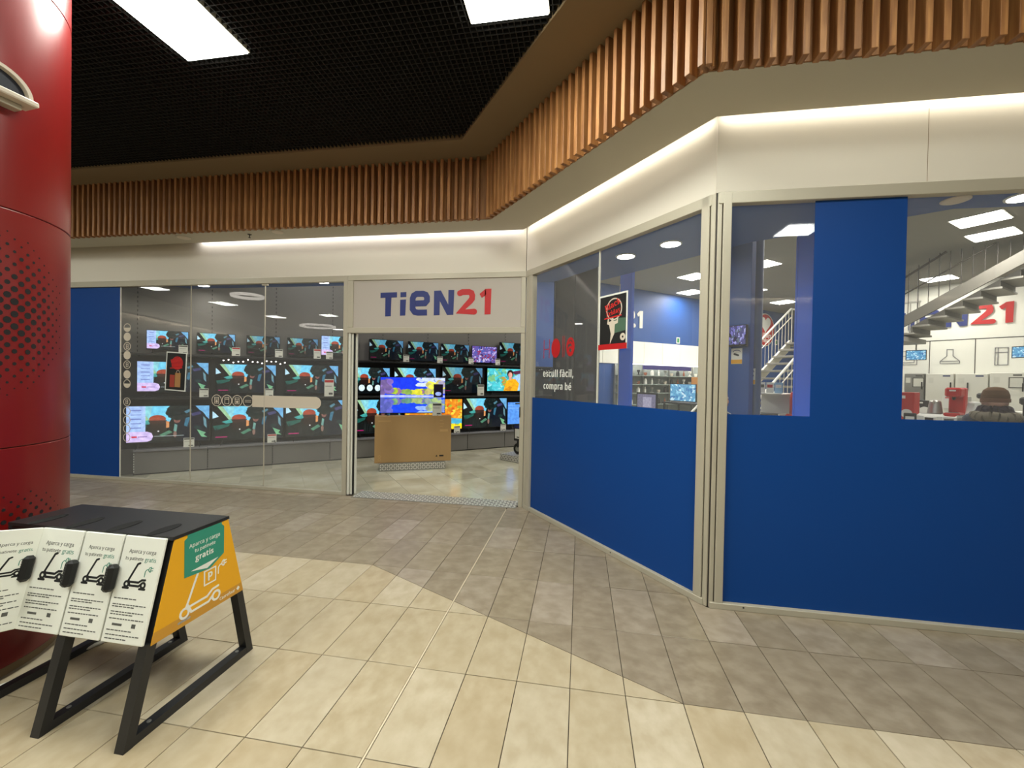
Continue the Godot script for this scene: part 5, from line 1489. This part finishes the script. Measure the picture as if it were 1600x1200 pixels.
func nets(st: SurfaceTool, bones: Array, cell: float, k: float, paint: Callable):
	var lo := Vector3.ONE * 1e9
	var hi := -lo
	for b in bones:
		var r := maxf(b[2], b[3]) + cell * 3
		lo = lo.min(b[0].min(b[1]) - Vector3.ONE * r)
		hi = hi.max(b[0].max(b[1]) + Vector3.ONE * r)
	var n := Vector3i(((hi - lo) / cell).ceil()) + Vector3i.ONE
	var g := PackedFloat32Array()
	g.resize(n.x * n.y * n.z)
	g.fill(0.2)
	for b in bones:
		var r := maxf(b[2], b[3]) + k + cell * 2
		var a0 := Vector3i(((b[0].min(b[1]) - Vector3.ONE * r - lo) / cell).floor()).clamp(Vector3i.ZERO, n - Vector3i.ONE)
		var a1 := Vector3i(((b[0].max(b[1]) + Vector3.ONE * r - lo) / cell).ceil()).clamp(Vector3i.ZERO, n - Vector3i.ONE)
		for z in range(a0.z, a1.z + 1):
			for y in range(a0.y, a1.y + 1):
				for x in range(a0.x, a1.x + 1):
					var d := sd_bone(lo + Vector3(x, y, z) * cell, b[0], b[1], b[2], b[3])
					var i := x + n.x * (y + n.y * z)
					var e := g[i]
					var h := maxf(k - absf(d - e), 0.0) / k
					g[i] = minf(d, e) - h * h * k * 0.25
	var at := {}
	var pos := []
	for z in n.z - 1:
		for y in n.y - 1:
			for x in n.x - 1:
				var i := x + n.x * (y + n.y * z)
				var c := [g[i], g[i + 1], g[i + n.x], g[i + n.x + 1], g[i + n.x * n.y], g[i + n.x * n.y + 1], g[i + n.x * n.y + n.x], g[i + n.x * n.y + n.x + 1]]
				var neg := 0
				for q in c:
					if q < 0:
						neg += 1
				if neg == 0 or neg == 8:
					continue
				var s := Vector3.ZERO
				var m := 0
				for ed in [[0, 1], [2, 3], [4, 5], [6, 7], [0, 2], [1, 3], [4, 6], [5, 7], [0, 4], [1, 5], [2, 6], [3, 7]]:
					var f0: float = c[ed[0]]
					var f1: float = c[ed[1]]
					if (f0 < 0) != (f1 < 0):
						var t := f0 / (f0 - f1)
						var p0 := Vector3(ed[0] & 1, (ed[0] >> 1) & 1, ed[0] >> 2)
						var p1 := Vector3(ed[1] & 1, (ed[1] >> 1) & 1, ed[1] >> 2)
						s += p0.lerp(p1, t)
						m += 1
				at[i] = pos.size()
				pos.append(lo + (Vector3(x, y, z) + s / m) * cell)
	var grad := func(p: Vector3) -> Vector3:
		var q := (p - lo) / cell
		var b := Vector3i(q.floor()).clamp(Vector3i.ONE, n - Vector3i.ONE * 3)
		var i := b.x + n.x * (b.y + n.y * b.z)
		return Vector3(g[i + 2] + g[i + 1] - g[i - 1] - g[i], g[i + 2 * n.x] + g[i + n.x] - g[i - n.x] - g[i], g[i + 2 * n.x * n.y] + g[i + n.x * n.y] - g[i - n.x * n.y] - g[i]).normalized()
	var step := [1, n.x, n.x * n.y]
	for i in at:
		for ax in 3:
			var s1: int = step[(ax + 1) % 3]
			var s2: int = step[(ax + 2) % 3]
			var j: int = i + step[ax]
			if j >= g.size() or (g[i] < 0) == (g[j] < 0):
				continue
			if not (at.has(i - s1) and at.has(i - s2) and at.has(i - s1 - s2)):
				continue
			var q := [pos[at[i]], pos[at[i - s1]], pos[at[i - s1 - s2]], pos[at[i - s2]]]
			var nn: Vector3 = grad.call((q[0] + q[2]) / 2)
			var fl: Vector3 = (q[2] - q[0]).cross(q[1] - q[0])
			if fl.dot(nn) < 0:
				q.reverse()
			for t in [0, 1, 2, 0, 2, 3]:
				st.set_color(paint.call(q[t]))
				st.set_normal(grad.call(q[t]))
				st.add_vertex(q[t])

func person(at: Vector3, turn: float, beanie: bool):
	var o := thing("person", "person in a brown beanie and fur-collared dark coat behind the right window" if beanie else "person in a dark blue jacket at the left edge of the right window", "person", FW, at, turn)
	var H := 1.66
	var lean := 0.03
	var bones := []
	for s in [-1.0, 1.0]:
		bones.append([Vector3(s * 0.09, 0.05, -0.02), Vector3(s * 0.09, 0.04, 0.14), 0.045, 0.035])
		bones.append([Vector3(s * 0.09, 0.07, 0), Vector3(s * 0.095, 0.46, 0.02), 0.05, 0.065])
		bones.append([Vector3(s * 0.095, 0.46, 0.02), Vector3(s * 0.09, 0.86, 0), 0.07, 0.095])
		bones.append([Vector3(s * 0.18, 1.34, -0.01), Vector3(s * 0.23, 1.08, -0.03), 0.072, 0.058])
		bones.append([Vector3(s * 0.23, 1.08, -0.03), Vector3(s * 0.20, 0.92, 0.16), 0.056, 0.045])
		bones.append([Vector3(s * 0.20, 0.92, 0.16), Vector3(s * 0.19, 0.89, 0.23), 0.034, 0.03])
		for f in 4:
			var x: float = s * (0.165 + 0.016 * f)
			bones.append([Vector3(x, 0.885, 0.245), Vector3(x, 0.855, 0.29), 0.010, 0.009])
		bones.append([Vector3(s * 0.165, 0.90, 0.215), Vector3(s * 0.145, 0.89, 0.26), 0.012, 0.010])
	bones.append([Vector3(0, 0.88, 0), Vector3(0, 1.12, 0), 0.15, 0.145])
	bones.append([Vector3(-0.05, 1.12, 0), Vector3(-0.09, 1.34, -0.01), 0.13, 0.09])
	bones.append([Vector3(0.05, 1.12, 0), Vector3(0.09, 1.34, -0.01), 0.13, 0.09])
	bones.append([Vector3(0, 1.36, -0.01), Vector3(0, 1.47, 0.01), 0.062, 0.056])
	bones.append([Vector3(0, 1.50, 0.045), Vector3(0, 1.58, 0.02), 0.066, 0.088])
	bones.append([Vector3(0, 1.565, -0.03), Vector3(0, 1.58, 0.0), 0.085, 0.085])
	bones.append([Vector3(0, 1.555, 0.105), Vector3(0, 1.525, 0.122), 0.012, 0.015])
	for s in [-1.0, 1.0]:
		bones.append([Vector3(s * 0.088, 1.555, 0.0), Vector3(s * 0.092, 1.52, 0.0), 0.016, 0.012])
	var coat := Color(0.030, 0.033, 0.055) if beanie else Color(0.025, 0.05, 0.10)
	var pants := Color(0.03, 0.03, 0.035)
	var skin := Color(0.52, 0.29, 0.20)
	var paint := func(p: Vector3) -> Color:
		if p.y > 1.43 or (p.z > 0.19 and p.y > 0.8):
			return skin
		if p.y > 0.84 - (0.0):
			return coat
		return pants if p.y > 0.1 else Color(0.02, 0.02, 0.02)
	var st := begin()
	nets(st, bones, 0.0145, 0.035, paint)
	var m := mat("person_surface", Color.WHITE, 0.75)
	m.vertex_color_use_as_albedo = true
	part(o, "body", st.commit(), m)
	for s in [-1.0, 1.0]:
		part(o, "eye", lathe([Vector2(0, -0.011), Vector2(0.009, -0.007), Vector2(0.012, 0), Vector2(0.009, 0.007), Vector2(0, 0.011)], 10), M.white, Vector3(s * 0.033, 1.563, 0.097))
	part(o, "mouth", strokes([[Vector2(-0.022, 0), Vector2(0, -0.003), Vector2(0.022, 0)]], 0.008, 0, 0.004), mat("lips", Color(0.55, 0.25, 0.22), 0.6), Vector3(0, 1.492, 0.110))
	if beanie:
		var cap := part(o, "beanie", lathe([Vector2(0.106, 1.575), Vector2(0.112, 1.60), Vector2(0.110, 1.63), Vector2(0.095, 1.68), Vector2(0.06, 1.712), Vector2(0, 1.722)], 22), mat("beanie_wool", Color(0.34, 0.22, 0.10), 0.95), Vector3(0, 0, -0.005))
		part(cap, "cuff", lathe([Vector2(0.108, 1.548), Vector2(0.117, 1.552), Vector2(0.118, 1.588), Vector2(0.110, 1.592)], 22), mat("beanie_cuff", Color(0.40, 0.25, 0.16), 0.95))
		var scarf := begin()
		add_tube(scarf, ringpts(0.10, 1.465, 0.0), 0.042, 8)
		add_tube(scarf, ringpts(0.115, 1.42, 0.01), 0.045, 8)
		part(o, "scarf", scarf.commit(), mat("scarf_wool", Color(0.16, 0.10, 0.15), 0.95))
		var fur := begin()
		add_tube(fur, ringpts(0.155, 1.385, -0.02), 0.055, 8)
		part(o, "fur_collar", fur.commit(), mat("fur", Color(0.40, 0.37, 0.31), 1.0))
	else:
		part(o, "hair", lathe([Vector2(0.100, 1.56), Vector2(0.106, 1.60), Vector2(0.095, 1.645), Vector2(0.06, 1.675), Vector2(0, 1.685)], 20), mat("hair_dark", Color(0.05, 0.035, 0.03), 0.8), Vector3(0, 0, -0.018))
		part(o, "sleeve_stripe", tube([Vector3(0.11, 1.425, 0.03), Vector3(0.20, 1.39, 0.03), Vector3(0.265, 1.24, 0.0)], 0.008, 6), M.white)

func ringpts(r: float, y: float, z: float) -> Array:
	var p := []
	for i in 21:
		p.append(Vector3(cos(TAU * i / 20.0) * r, y + 0.008 * sin(i * 2.1), z + sin(TAU * i / 20.0) * r))
	return p

# ---------------------------------------------------------------- red pillar
func pillar():
	var c := Vector3(-3.757, 0, -1.781)
	var p := struct("red_pillar", "round glossy red clad pillar at the left", "pillar", Transform3D(Basis.IDENTITY, c))
	var R := 0.63
	var ys := [0.06, 1.283, 2.607, 3.95, 4.95]
	for i in 4:
		part(p, "cladding", lathe([Vector2(R - 0.02, ys[i] + 0.002), Vector2(R - 0.003, ys[i] + 0.002), Vector2(R, ys[i] + 0.006), Vector2(R, ys[i + 1] - 0.006), Vector2(R - 0.003, ys[i + 1] - 0.002), Vector2(R - 0.02, ys[i + 1] - 0.002)], 96), M.pillar_red)
	part(p, "core", lathe([Vector2(R - 0.012, 0.06), Vector2(R - 0.012, 4.95)], 64), M.black)
	part(p, "plinth", lathe([Vector2(R - 0.03, 0), Vector2(R - 0.03, 0.07)], 64), M.border_paint)
	# holes of different size in two drifting clusters
	var st := begin()
	var dark := 0
	var step := 0.056
	for cl in [[-0.02, 2.03, 0.62, 0.46], [-0.10, 0.70, 0.62, 0.34]]:
		for i in range(-14, 15):
			for j in range(-14, 15):
				var s: float = (i + (0.5 if posmod(j, 2) == 1 else 0.0)) * step * 1.15
				var y: float = cl[1] + j * step * 0.62
				var phi: float = cl[0] + s / R
				var e := pow(absf(s) / (cl[2] * 0.62), 2.0) + pow(absf(y - cl[1]) / cl[3], 2.0)
				if e > 1.0 or y < 0.1:
					continue
				var r := lerpf(0.0185, 0.005, clampf(e * 1.15, 0, 1)) * (0.8 + 0.35 * fposmod(sin(i * 12.9 + j * 78.2) * 43.7, 1.0))
				var n := Vector3(cos(phi), 0, sin(phi))
				var tx := Vector3(-sin(phi), 0, cos(phi))
				var pts := []
				for k in 9:
					var a := TAU * k / 9.0
					pts.append(n * (R + 0.0012) + tx * cos(a) * r + Vector3(0, y + sin(a) * r, 0))
				face(st, pts, n)
				dark += 1
	part(p, "perforation", st.commit(), mat("hole_black", Color(0.03, 0.012, 0.012), 0.8)).set_meta("kind", "stuff")
	# wall lamp with a dark visor glass
	var phi := 0.10
	var n := Vector3(cos(phi), 0, sin(phi))
	var f := thing("pillar_spotlight", "white half-dome spotlight housing with dark glass on the red pillar", "light fixture", Transform3D(Basis(Vector3(sin(phi), 0, -cos(phi)), Vector3.UP, n), c + n * (R + 0.005) + Vector3(0, 3.20, 0)))
	var shell := begin()
	var glass := begin()
	var W := 0.175
	var Hh := 0.15
	for i in 20:
		var a0 := PI * i / 20.0
		var a1 := PI * (i + 1) / 20.0
		for e in [[a0, a1]]:
			var q0 := Vector3(cos(a0) * W, sin(a0) * Hh, 0)
			var q1 := Vector3(cos(a1) * W, sin(a1) * Hh, 0)
			var o0 := Vector3(cos(a0) * W * 0.90, sin(a0) * Hh * 0.86, 0.10)
			var o1 := Vector3(cos(a1) * W * 0.90, sin(a1) * Hh * 0.86, 0.10)
			var i0 := Vector3(cos(a0) * W * 0.80, sin(a0) * Hh * 0.74, 0.10)
			var i1 := Vector3(cos(a1) * W * 0.80, sin(a1) * Hh * 0.74, 0.10)
			var b0 := Vector3(cos(a0) * W * 0.80, sin(a0) * Hh * 0.74, 0.07)
			var b1 := Vector3(cos(a1) * W * 0.80, sin(a1) * Hh * 0.74, 0.07)
			face(shell, [q0, q1, o1, o0], (q0 + q1))
			face(shell, [o0, o1, i1, i0], Vector3.BACK)
			face(shell, [i0, i1, b1, b0], -(i0 + i1))
			face(glass, [b0, b1, Vector3(0, 0, 0.07)], Vector3.BACK)
	part(f, "hood", shell.commit(), M.vinyl)
	part(f, "dark_glass", glass.commit(), mat("lens_dark", Color(0.12, 0.13, 0.17), 0.6))
	part(f, "tray", box(Vector3(W * 2, 0.03, 0.115), 0.006), M.vinyl, Vector3(0, -0.015, 0.0575))
	part(f, "back_plate", box(Vector3(W * 1.5, 0.03, 0.06), 0.004), M.frame, Vector3(0, -0.045, 0.03))
	var cable := thing("floor_cable", "pale cable lying on the floor round the pillar foot", "cable", FW, Vector3.ZERO)
	part(cable, "sheath", tube([Vector3(-3.16, 0.012, -1.40), Vector3(-3.09, 0.012, -1.62), Vector3(-3.04, 0.012, -1.78), Vector3(-3.01, 0.012, -1.93), Vector3(-2.97, 0.012, -2.08), Vector3(-2.93, 0.012, -2.22), Vector3(-2.92, 0.012, -2.45)], 0.012, 8), M.white_profile)

# ---------------------------------------------------------------- scooter parking rack
func scooter_lines(c: Vector2, k: float) -> Array:
	var f := func(a): return a.map(func(q): return c + q * k)
	return [f.call(arc(Vector2(-0.40, -0.33), 0.10, 0.10, 0, 360, 14)), f.call(arc(Vector2(0.40, -0.33), 0.10, 0.10, 0, 360, 14)), f.call([Vector2(-0.36, -0.22), Vector2(-0.06, 0.46), Vector2(0.04, 0.50)]),
		f.call([Vector2(-0.32, -0.20), Vector2(-0.24, -0.38), Vector2(0.20, -0.38), Vector2(0.34, -0.26)]), f.call([Vector2(-0.27, -0.24), Vector2(0.16, -0.24), Vector2(0.30, -0.14), Vector2(0.46, -0.13)]),
		f.call([Vector2(-0.54, -0.48), Vector2(-0.28, -0.48)]), f.call([Vector2(0.26, -0.48), Vector2(0.52, -0.48)])]

func plug_lines(c: Vector2, k: float) -> Array:
	var f := func(a): return a.map(func(q): return c + q * k)
	return [f.call([Vector2(-0.3, -0.5), Vector2(-0.3, -0.05), Vector2(-0.15, 0.1), Vector2(0.0, 0.1)]), f.call(arc(Vector2(0.2, 0.12), 0.2, 0.2, 90, 270, 8)), f.call([Vector2(0.2, 0.32), Vector2(0.2, -0.08)]), f.call([Vector2(0.2, 0.22), Vector2(0.4, 0.25)]), f.call([Vector2(0.2, 0.02), Vector2(0.4, 0.05)])]

func rack_panel(parent: Node3D, at: Vector3, basis: Basis, w: float, grip: bool):
	var h := 0.482
	var p := part(parent, "front_panel", box(Vector3(w, h, 0.014), 0.003), M.panel_white, at, basis)
	var z := 0.0072
	part(p, "lettering", text_mesh("Aparca y carga", 0.03, w * 0.66, false, false, 0.001), M.print_grey, Vector3(0.004, h * 0.355, z))
	part(p, "lettering", text_mesh("tu patinete", 0.03, w * 0.44, false, false, 0.001), M.print_grey, Vector3(-w * 0.15, h * 0.285, z))
	part(p, "lettering", text_mesh("gratis", 0.03, w * 0.27, false, false, 0.001), M.print_teal, Vector3(w * 0.25, h * 0.283, z))
	part(p, "scooter_print", strokes(scooter_lines(Vector2(0.0, 0.06), w * 0.50), w * 0.042, 0, 0.001), M.print_black, Vector3(0, 0, z))
	part(p, "plug_print", strokes(plug_lines(Vector2(w * 0.26, 0.088), w * 0.24), w * 0.014, 0, 0.001), M.print_teal, Vector3(0, 0, z))
	var st := begin()
	var r := RandomNumberGenerator.new()
	r.seed = 5
	for i in 9:
		var y: float = [-0.045, -0.072, -0.082, -0.105, -0.116, -0.135, -0.185, -0.205, -0.222][i] * h / 0.482
		var x := -w * 0.42
		while x < w * (0.36 if i % 2 else 0.1):
			var l := r.randf_range(0.008, 0.022)
			add_box(st, Vector3(x + l / 2, y, z), Vector3(l, 0.0045, 0.001))
			x += l + 0.004
	for q in [[-0.05, -0.160, 0.055, 0.010], [0.05, -0.160, 0.022, 0.018]]:
		add_box(st, Vector3(q[0] * w / 0.25, q[1], z), Vector3(q[2], q[3], 0.001))
	part(p, "small_print", st.commit(), M.print_grey).set_meta("kind", "stuff")
	if grip:
		var g := Node3D.new()
		g.name = "lock_grip"
		p.add_child(g, true)
		g.position = Vector3(-w / 2 - 0.002, 0.045, 0.03)
		part(g, "pad", box(Vector3(0.044, 0.125, 0.05), 0.014), M.black, Vector3.ZERO)
		var s2 := begin()
		for i in 9:
			add_box(s2, Vector3(0.0, -0.045 + 0.0115 * i, 0.0255), Vector3(0.004, 0.005, 0.002))
		part(g, "ribs", s2.commit(), M.print_grey).set_meta("kind", "stuff")

func scooter_rack():
	var org := Vector3(-2.495, 0, -1.93)
	var k := thing("scooter_rack", "black scooter parking rack with yellow side and white instruction panels", "rack", Transform3D(Basis.IDENTITY, org))
	# trapezoid body, drawn in (s = -z, y) and swept along x
	var side := Basis(Vector3.UP, PI / 2)
	var tr := [Vector2(-0.277, 0.418), Vector2(0.284, 0.414), Vector2(0.170, 0.888), Vector2(-0.160, 0.892)]
	var xr := 0.508
	var xl := -0.515
	part(k, "shell", prism([Vector2(-0.262, 0.424), Vector2(0.276, 0.420), Vector2(0.166, 0.884), Vector2(-0.150, 0.886)], xl, xr - 0.002), M.black_metal, Vector3.ZERO, side)
	part(k, "top_plate", prism([Vector2(-0.166, 0.884), Vector2(0.174, 0.882), Vector2(0.172, 0.898), Vector2(-0.164, 0.900)], xl - 0.006, xr + 0.006), M.black_metal, Vector3.ZERO, side)
	for i in 4:
		var slot := []
		for q in arc(Vector2.ZERO, 0.034, 0.088, 0, 360, 20):
			slot.append(q)
		part(k, "slot", prism(slot, 0, 0.0012), mat("slot_black", Color(0.004, 0.004, 0.004), 1.0), Vector3(0.375 - 0.25 * i, 0.9004, 0.085), Basis(Vector3.RIGHT, -PI / 2))
	var sp := part(k, "side_panel", prism([Vector2(-0.268, 0.421), Vector2(0.278, 0.417), Vector2(0.168, 0.880), Vector2(-0.154, 0.882)], 0, 0.004), M.yellow, Vector3(xr, 0, 0), side)
	part(sp, "lower_band", prism([Vector2(-0.268, 0.421), Vector2(0.278, 0.417), Vector2(0.266, 0.470), Vector2(-0.255, 0.474)], 0.004, 0.0046), M.yellow_dark)
	part(sp, "teal_label", prism([Vector2(-0.085, 0.882), Vector2(0.122, 0.880), Vector2(0.122, 0.868), Vector2(0.138, 0.852), Vector2(0.138, 0.700), Vector2(0.048, 0.650), Vector2(-0.102, 0.665), Vector2(-0.102, 0.858), Vector2(-0.085, 0.868)], 0.004, 0.0055), M.teal)
	part(sp, "lettering", text_mesh("Aparca y carga", 0.02, 0.185, false, false, 0.001), M.white, Vector3(0.018, 0.818, 0.0058))
	part(sp, "lettering", text_mesh("tu patinete", 0.02, 0.125, false, false, 0.001), M.white, Vector3(0.018, 0.784, 0.0058))
	part(sp, "lettering", text_mesh("gratis", 0.03, 0.110, true, false, 0.001), M.white, Vector3(0.015, 0.743, 0.0058))
	part(sp, "arrow", prism([Vector2(-0.065, 0.685), Vector2(0.100, 0.692), Vector2(0.030, 0.660)], 0.0055, 0.0062), M.white)
	part(sp, "scooter_print", strokes(scooter_lines(Vector2(-0.005, 0.56), 0.235), 0.012, 0.004, 0.005), M.white)
	part(sp, "parking_print", strokes([[Vector2(0.015, 0.570), Vector2(0.085, 0.570), Vector2(0.085, 0.645), Vector2(0.015, 0.645), Vector2(0.015, 0.570)]], 0.007, 0.004, 0.005), M.white)
	part(sp, "parking_letter", text_mesh("P", 0.045, 0.0, true, false, 0.001), M.white, Vector3(0.05, 0.607, 0.005))
	part(sp, "plug_print", strokes(plug_lines(Vector2(0.125, 0.635), 0.075), 0.006, 0.004, 0.005), M.white)
	part(sp, "lettering", text_mesh("Carrefour", 0.02, 0.105, false, false, 0.001), M.white, Vector3(0.165, 0.446, 0.0052))
	part(sp, "emblem", prism([Vector2(0.228, 0.447), Vector2(0.240, 0.460), Vector2(0.252, 0.447), Vector2(0.240, 0.434)], 0.0046, 0.0054), M.white)
	# leg frames: front leg, floor bar, back leg
	for x in [0.482, 0.010, -0.485]:
		var lg := Node3D.new()
		lg.name = "leg_frame"
		k.add_child(lg, true)
		lg.position.x = x
		part(lg, "leg", prism([Vector2(-0.385, 0), Vector2(-0.340, 0), Vector2(-0.232, 0.43), Vector2(-0.278, 0.43)], -0.025, 0.025), M.black_metal, Vector3.ZERO, side)
		part(lg, "leg", prism([Vector2(0.322, 0), Vector2(0.367, 0), Vector2(0.278, 0.43), Vector2(0.236, 0.43)], -0.025, 0.025), M.black_metal, Vector3.ZERO, side)
		part(lg, "floor_bar", prism([Vector2(-0.35, 0), Vector2(0.33, 0), Vector2(0.322, 0.042), Vector2(-0.338, 0.042)], -0.024, 0.024), M.black_metal, Vector3.ZERO, side)
		for z in [-0.27, 0.25]:
			part(lg, "bolt", lathe([Vector2(0, 0.004), Vector2(0.009, 0.003), Vector2(0.010, 0)], 10), M.steel, Vector3(0, 0.042, z))
	# sloping instruction panels; the last one hangs open on its hinge
	var ya := Vector3(0, 0.972, -0.237).normalized()
	var za := Vector3(0, 0.237, 0.972).normalized()
	var b := Basis(Vector3.RIGHT, ya, za)
	for q in [[-2.245, -2.005], [-2.490, -2.252], [-2.762, -2.497]]:
		rack_panel(k, Vector3((q[0] + q[1]) / 2, 0.657, -1.712) - org + za * 0.010, b, q[1] - q[0] - 0.004, true)
	var th := deg_to_rad(84)
	var pd := Vector3(-cos(th), 0.237 * sin(th), 0.972 * sin(th))
	var xa := -pd
	rack_panel(k, Vector3(-2.763, 0.657, -1.712) - org + pd * 0.098 + za * 0.012, Basis(xa, ya, xa.cross(ya)), 0.192, true)
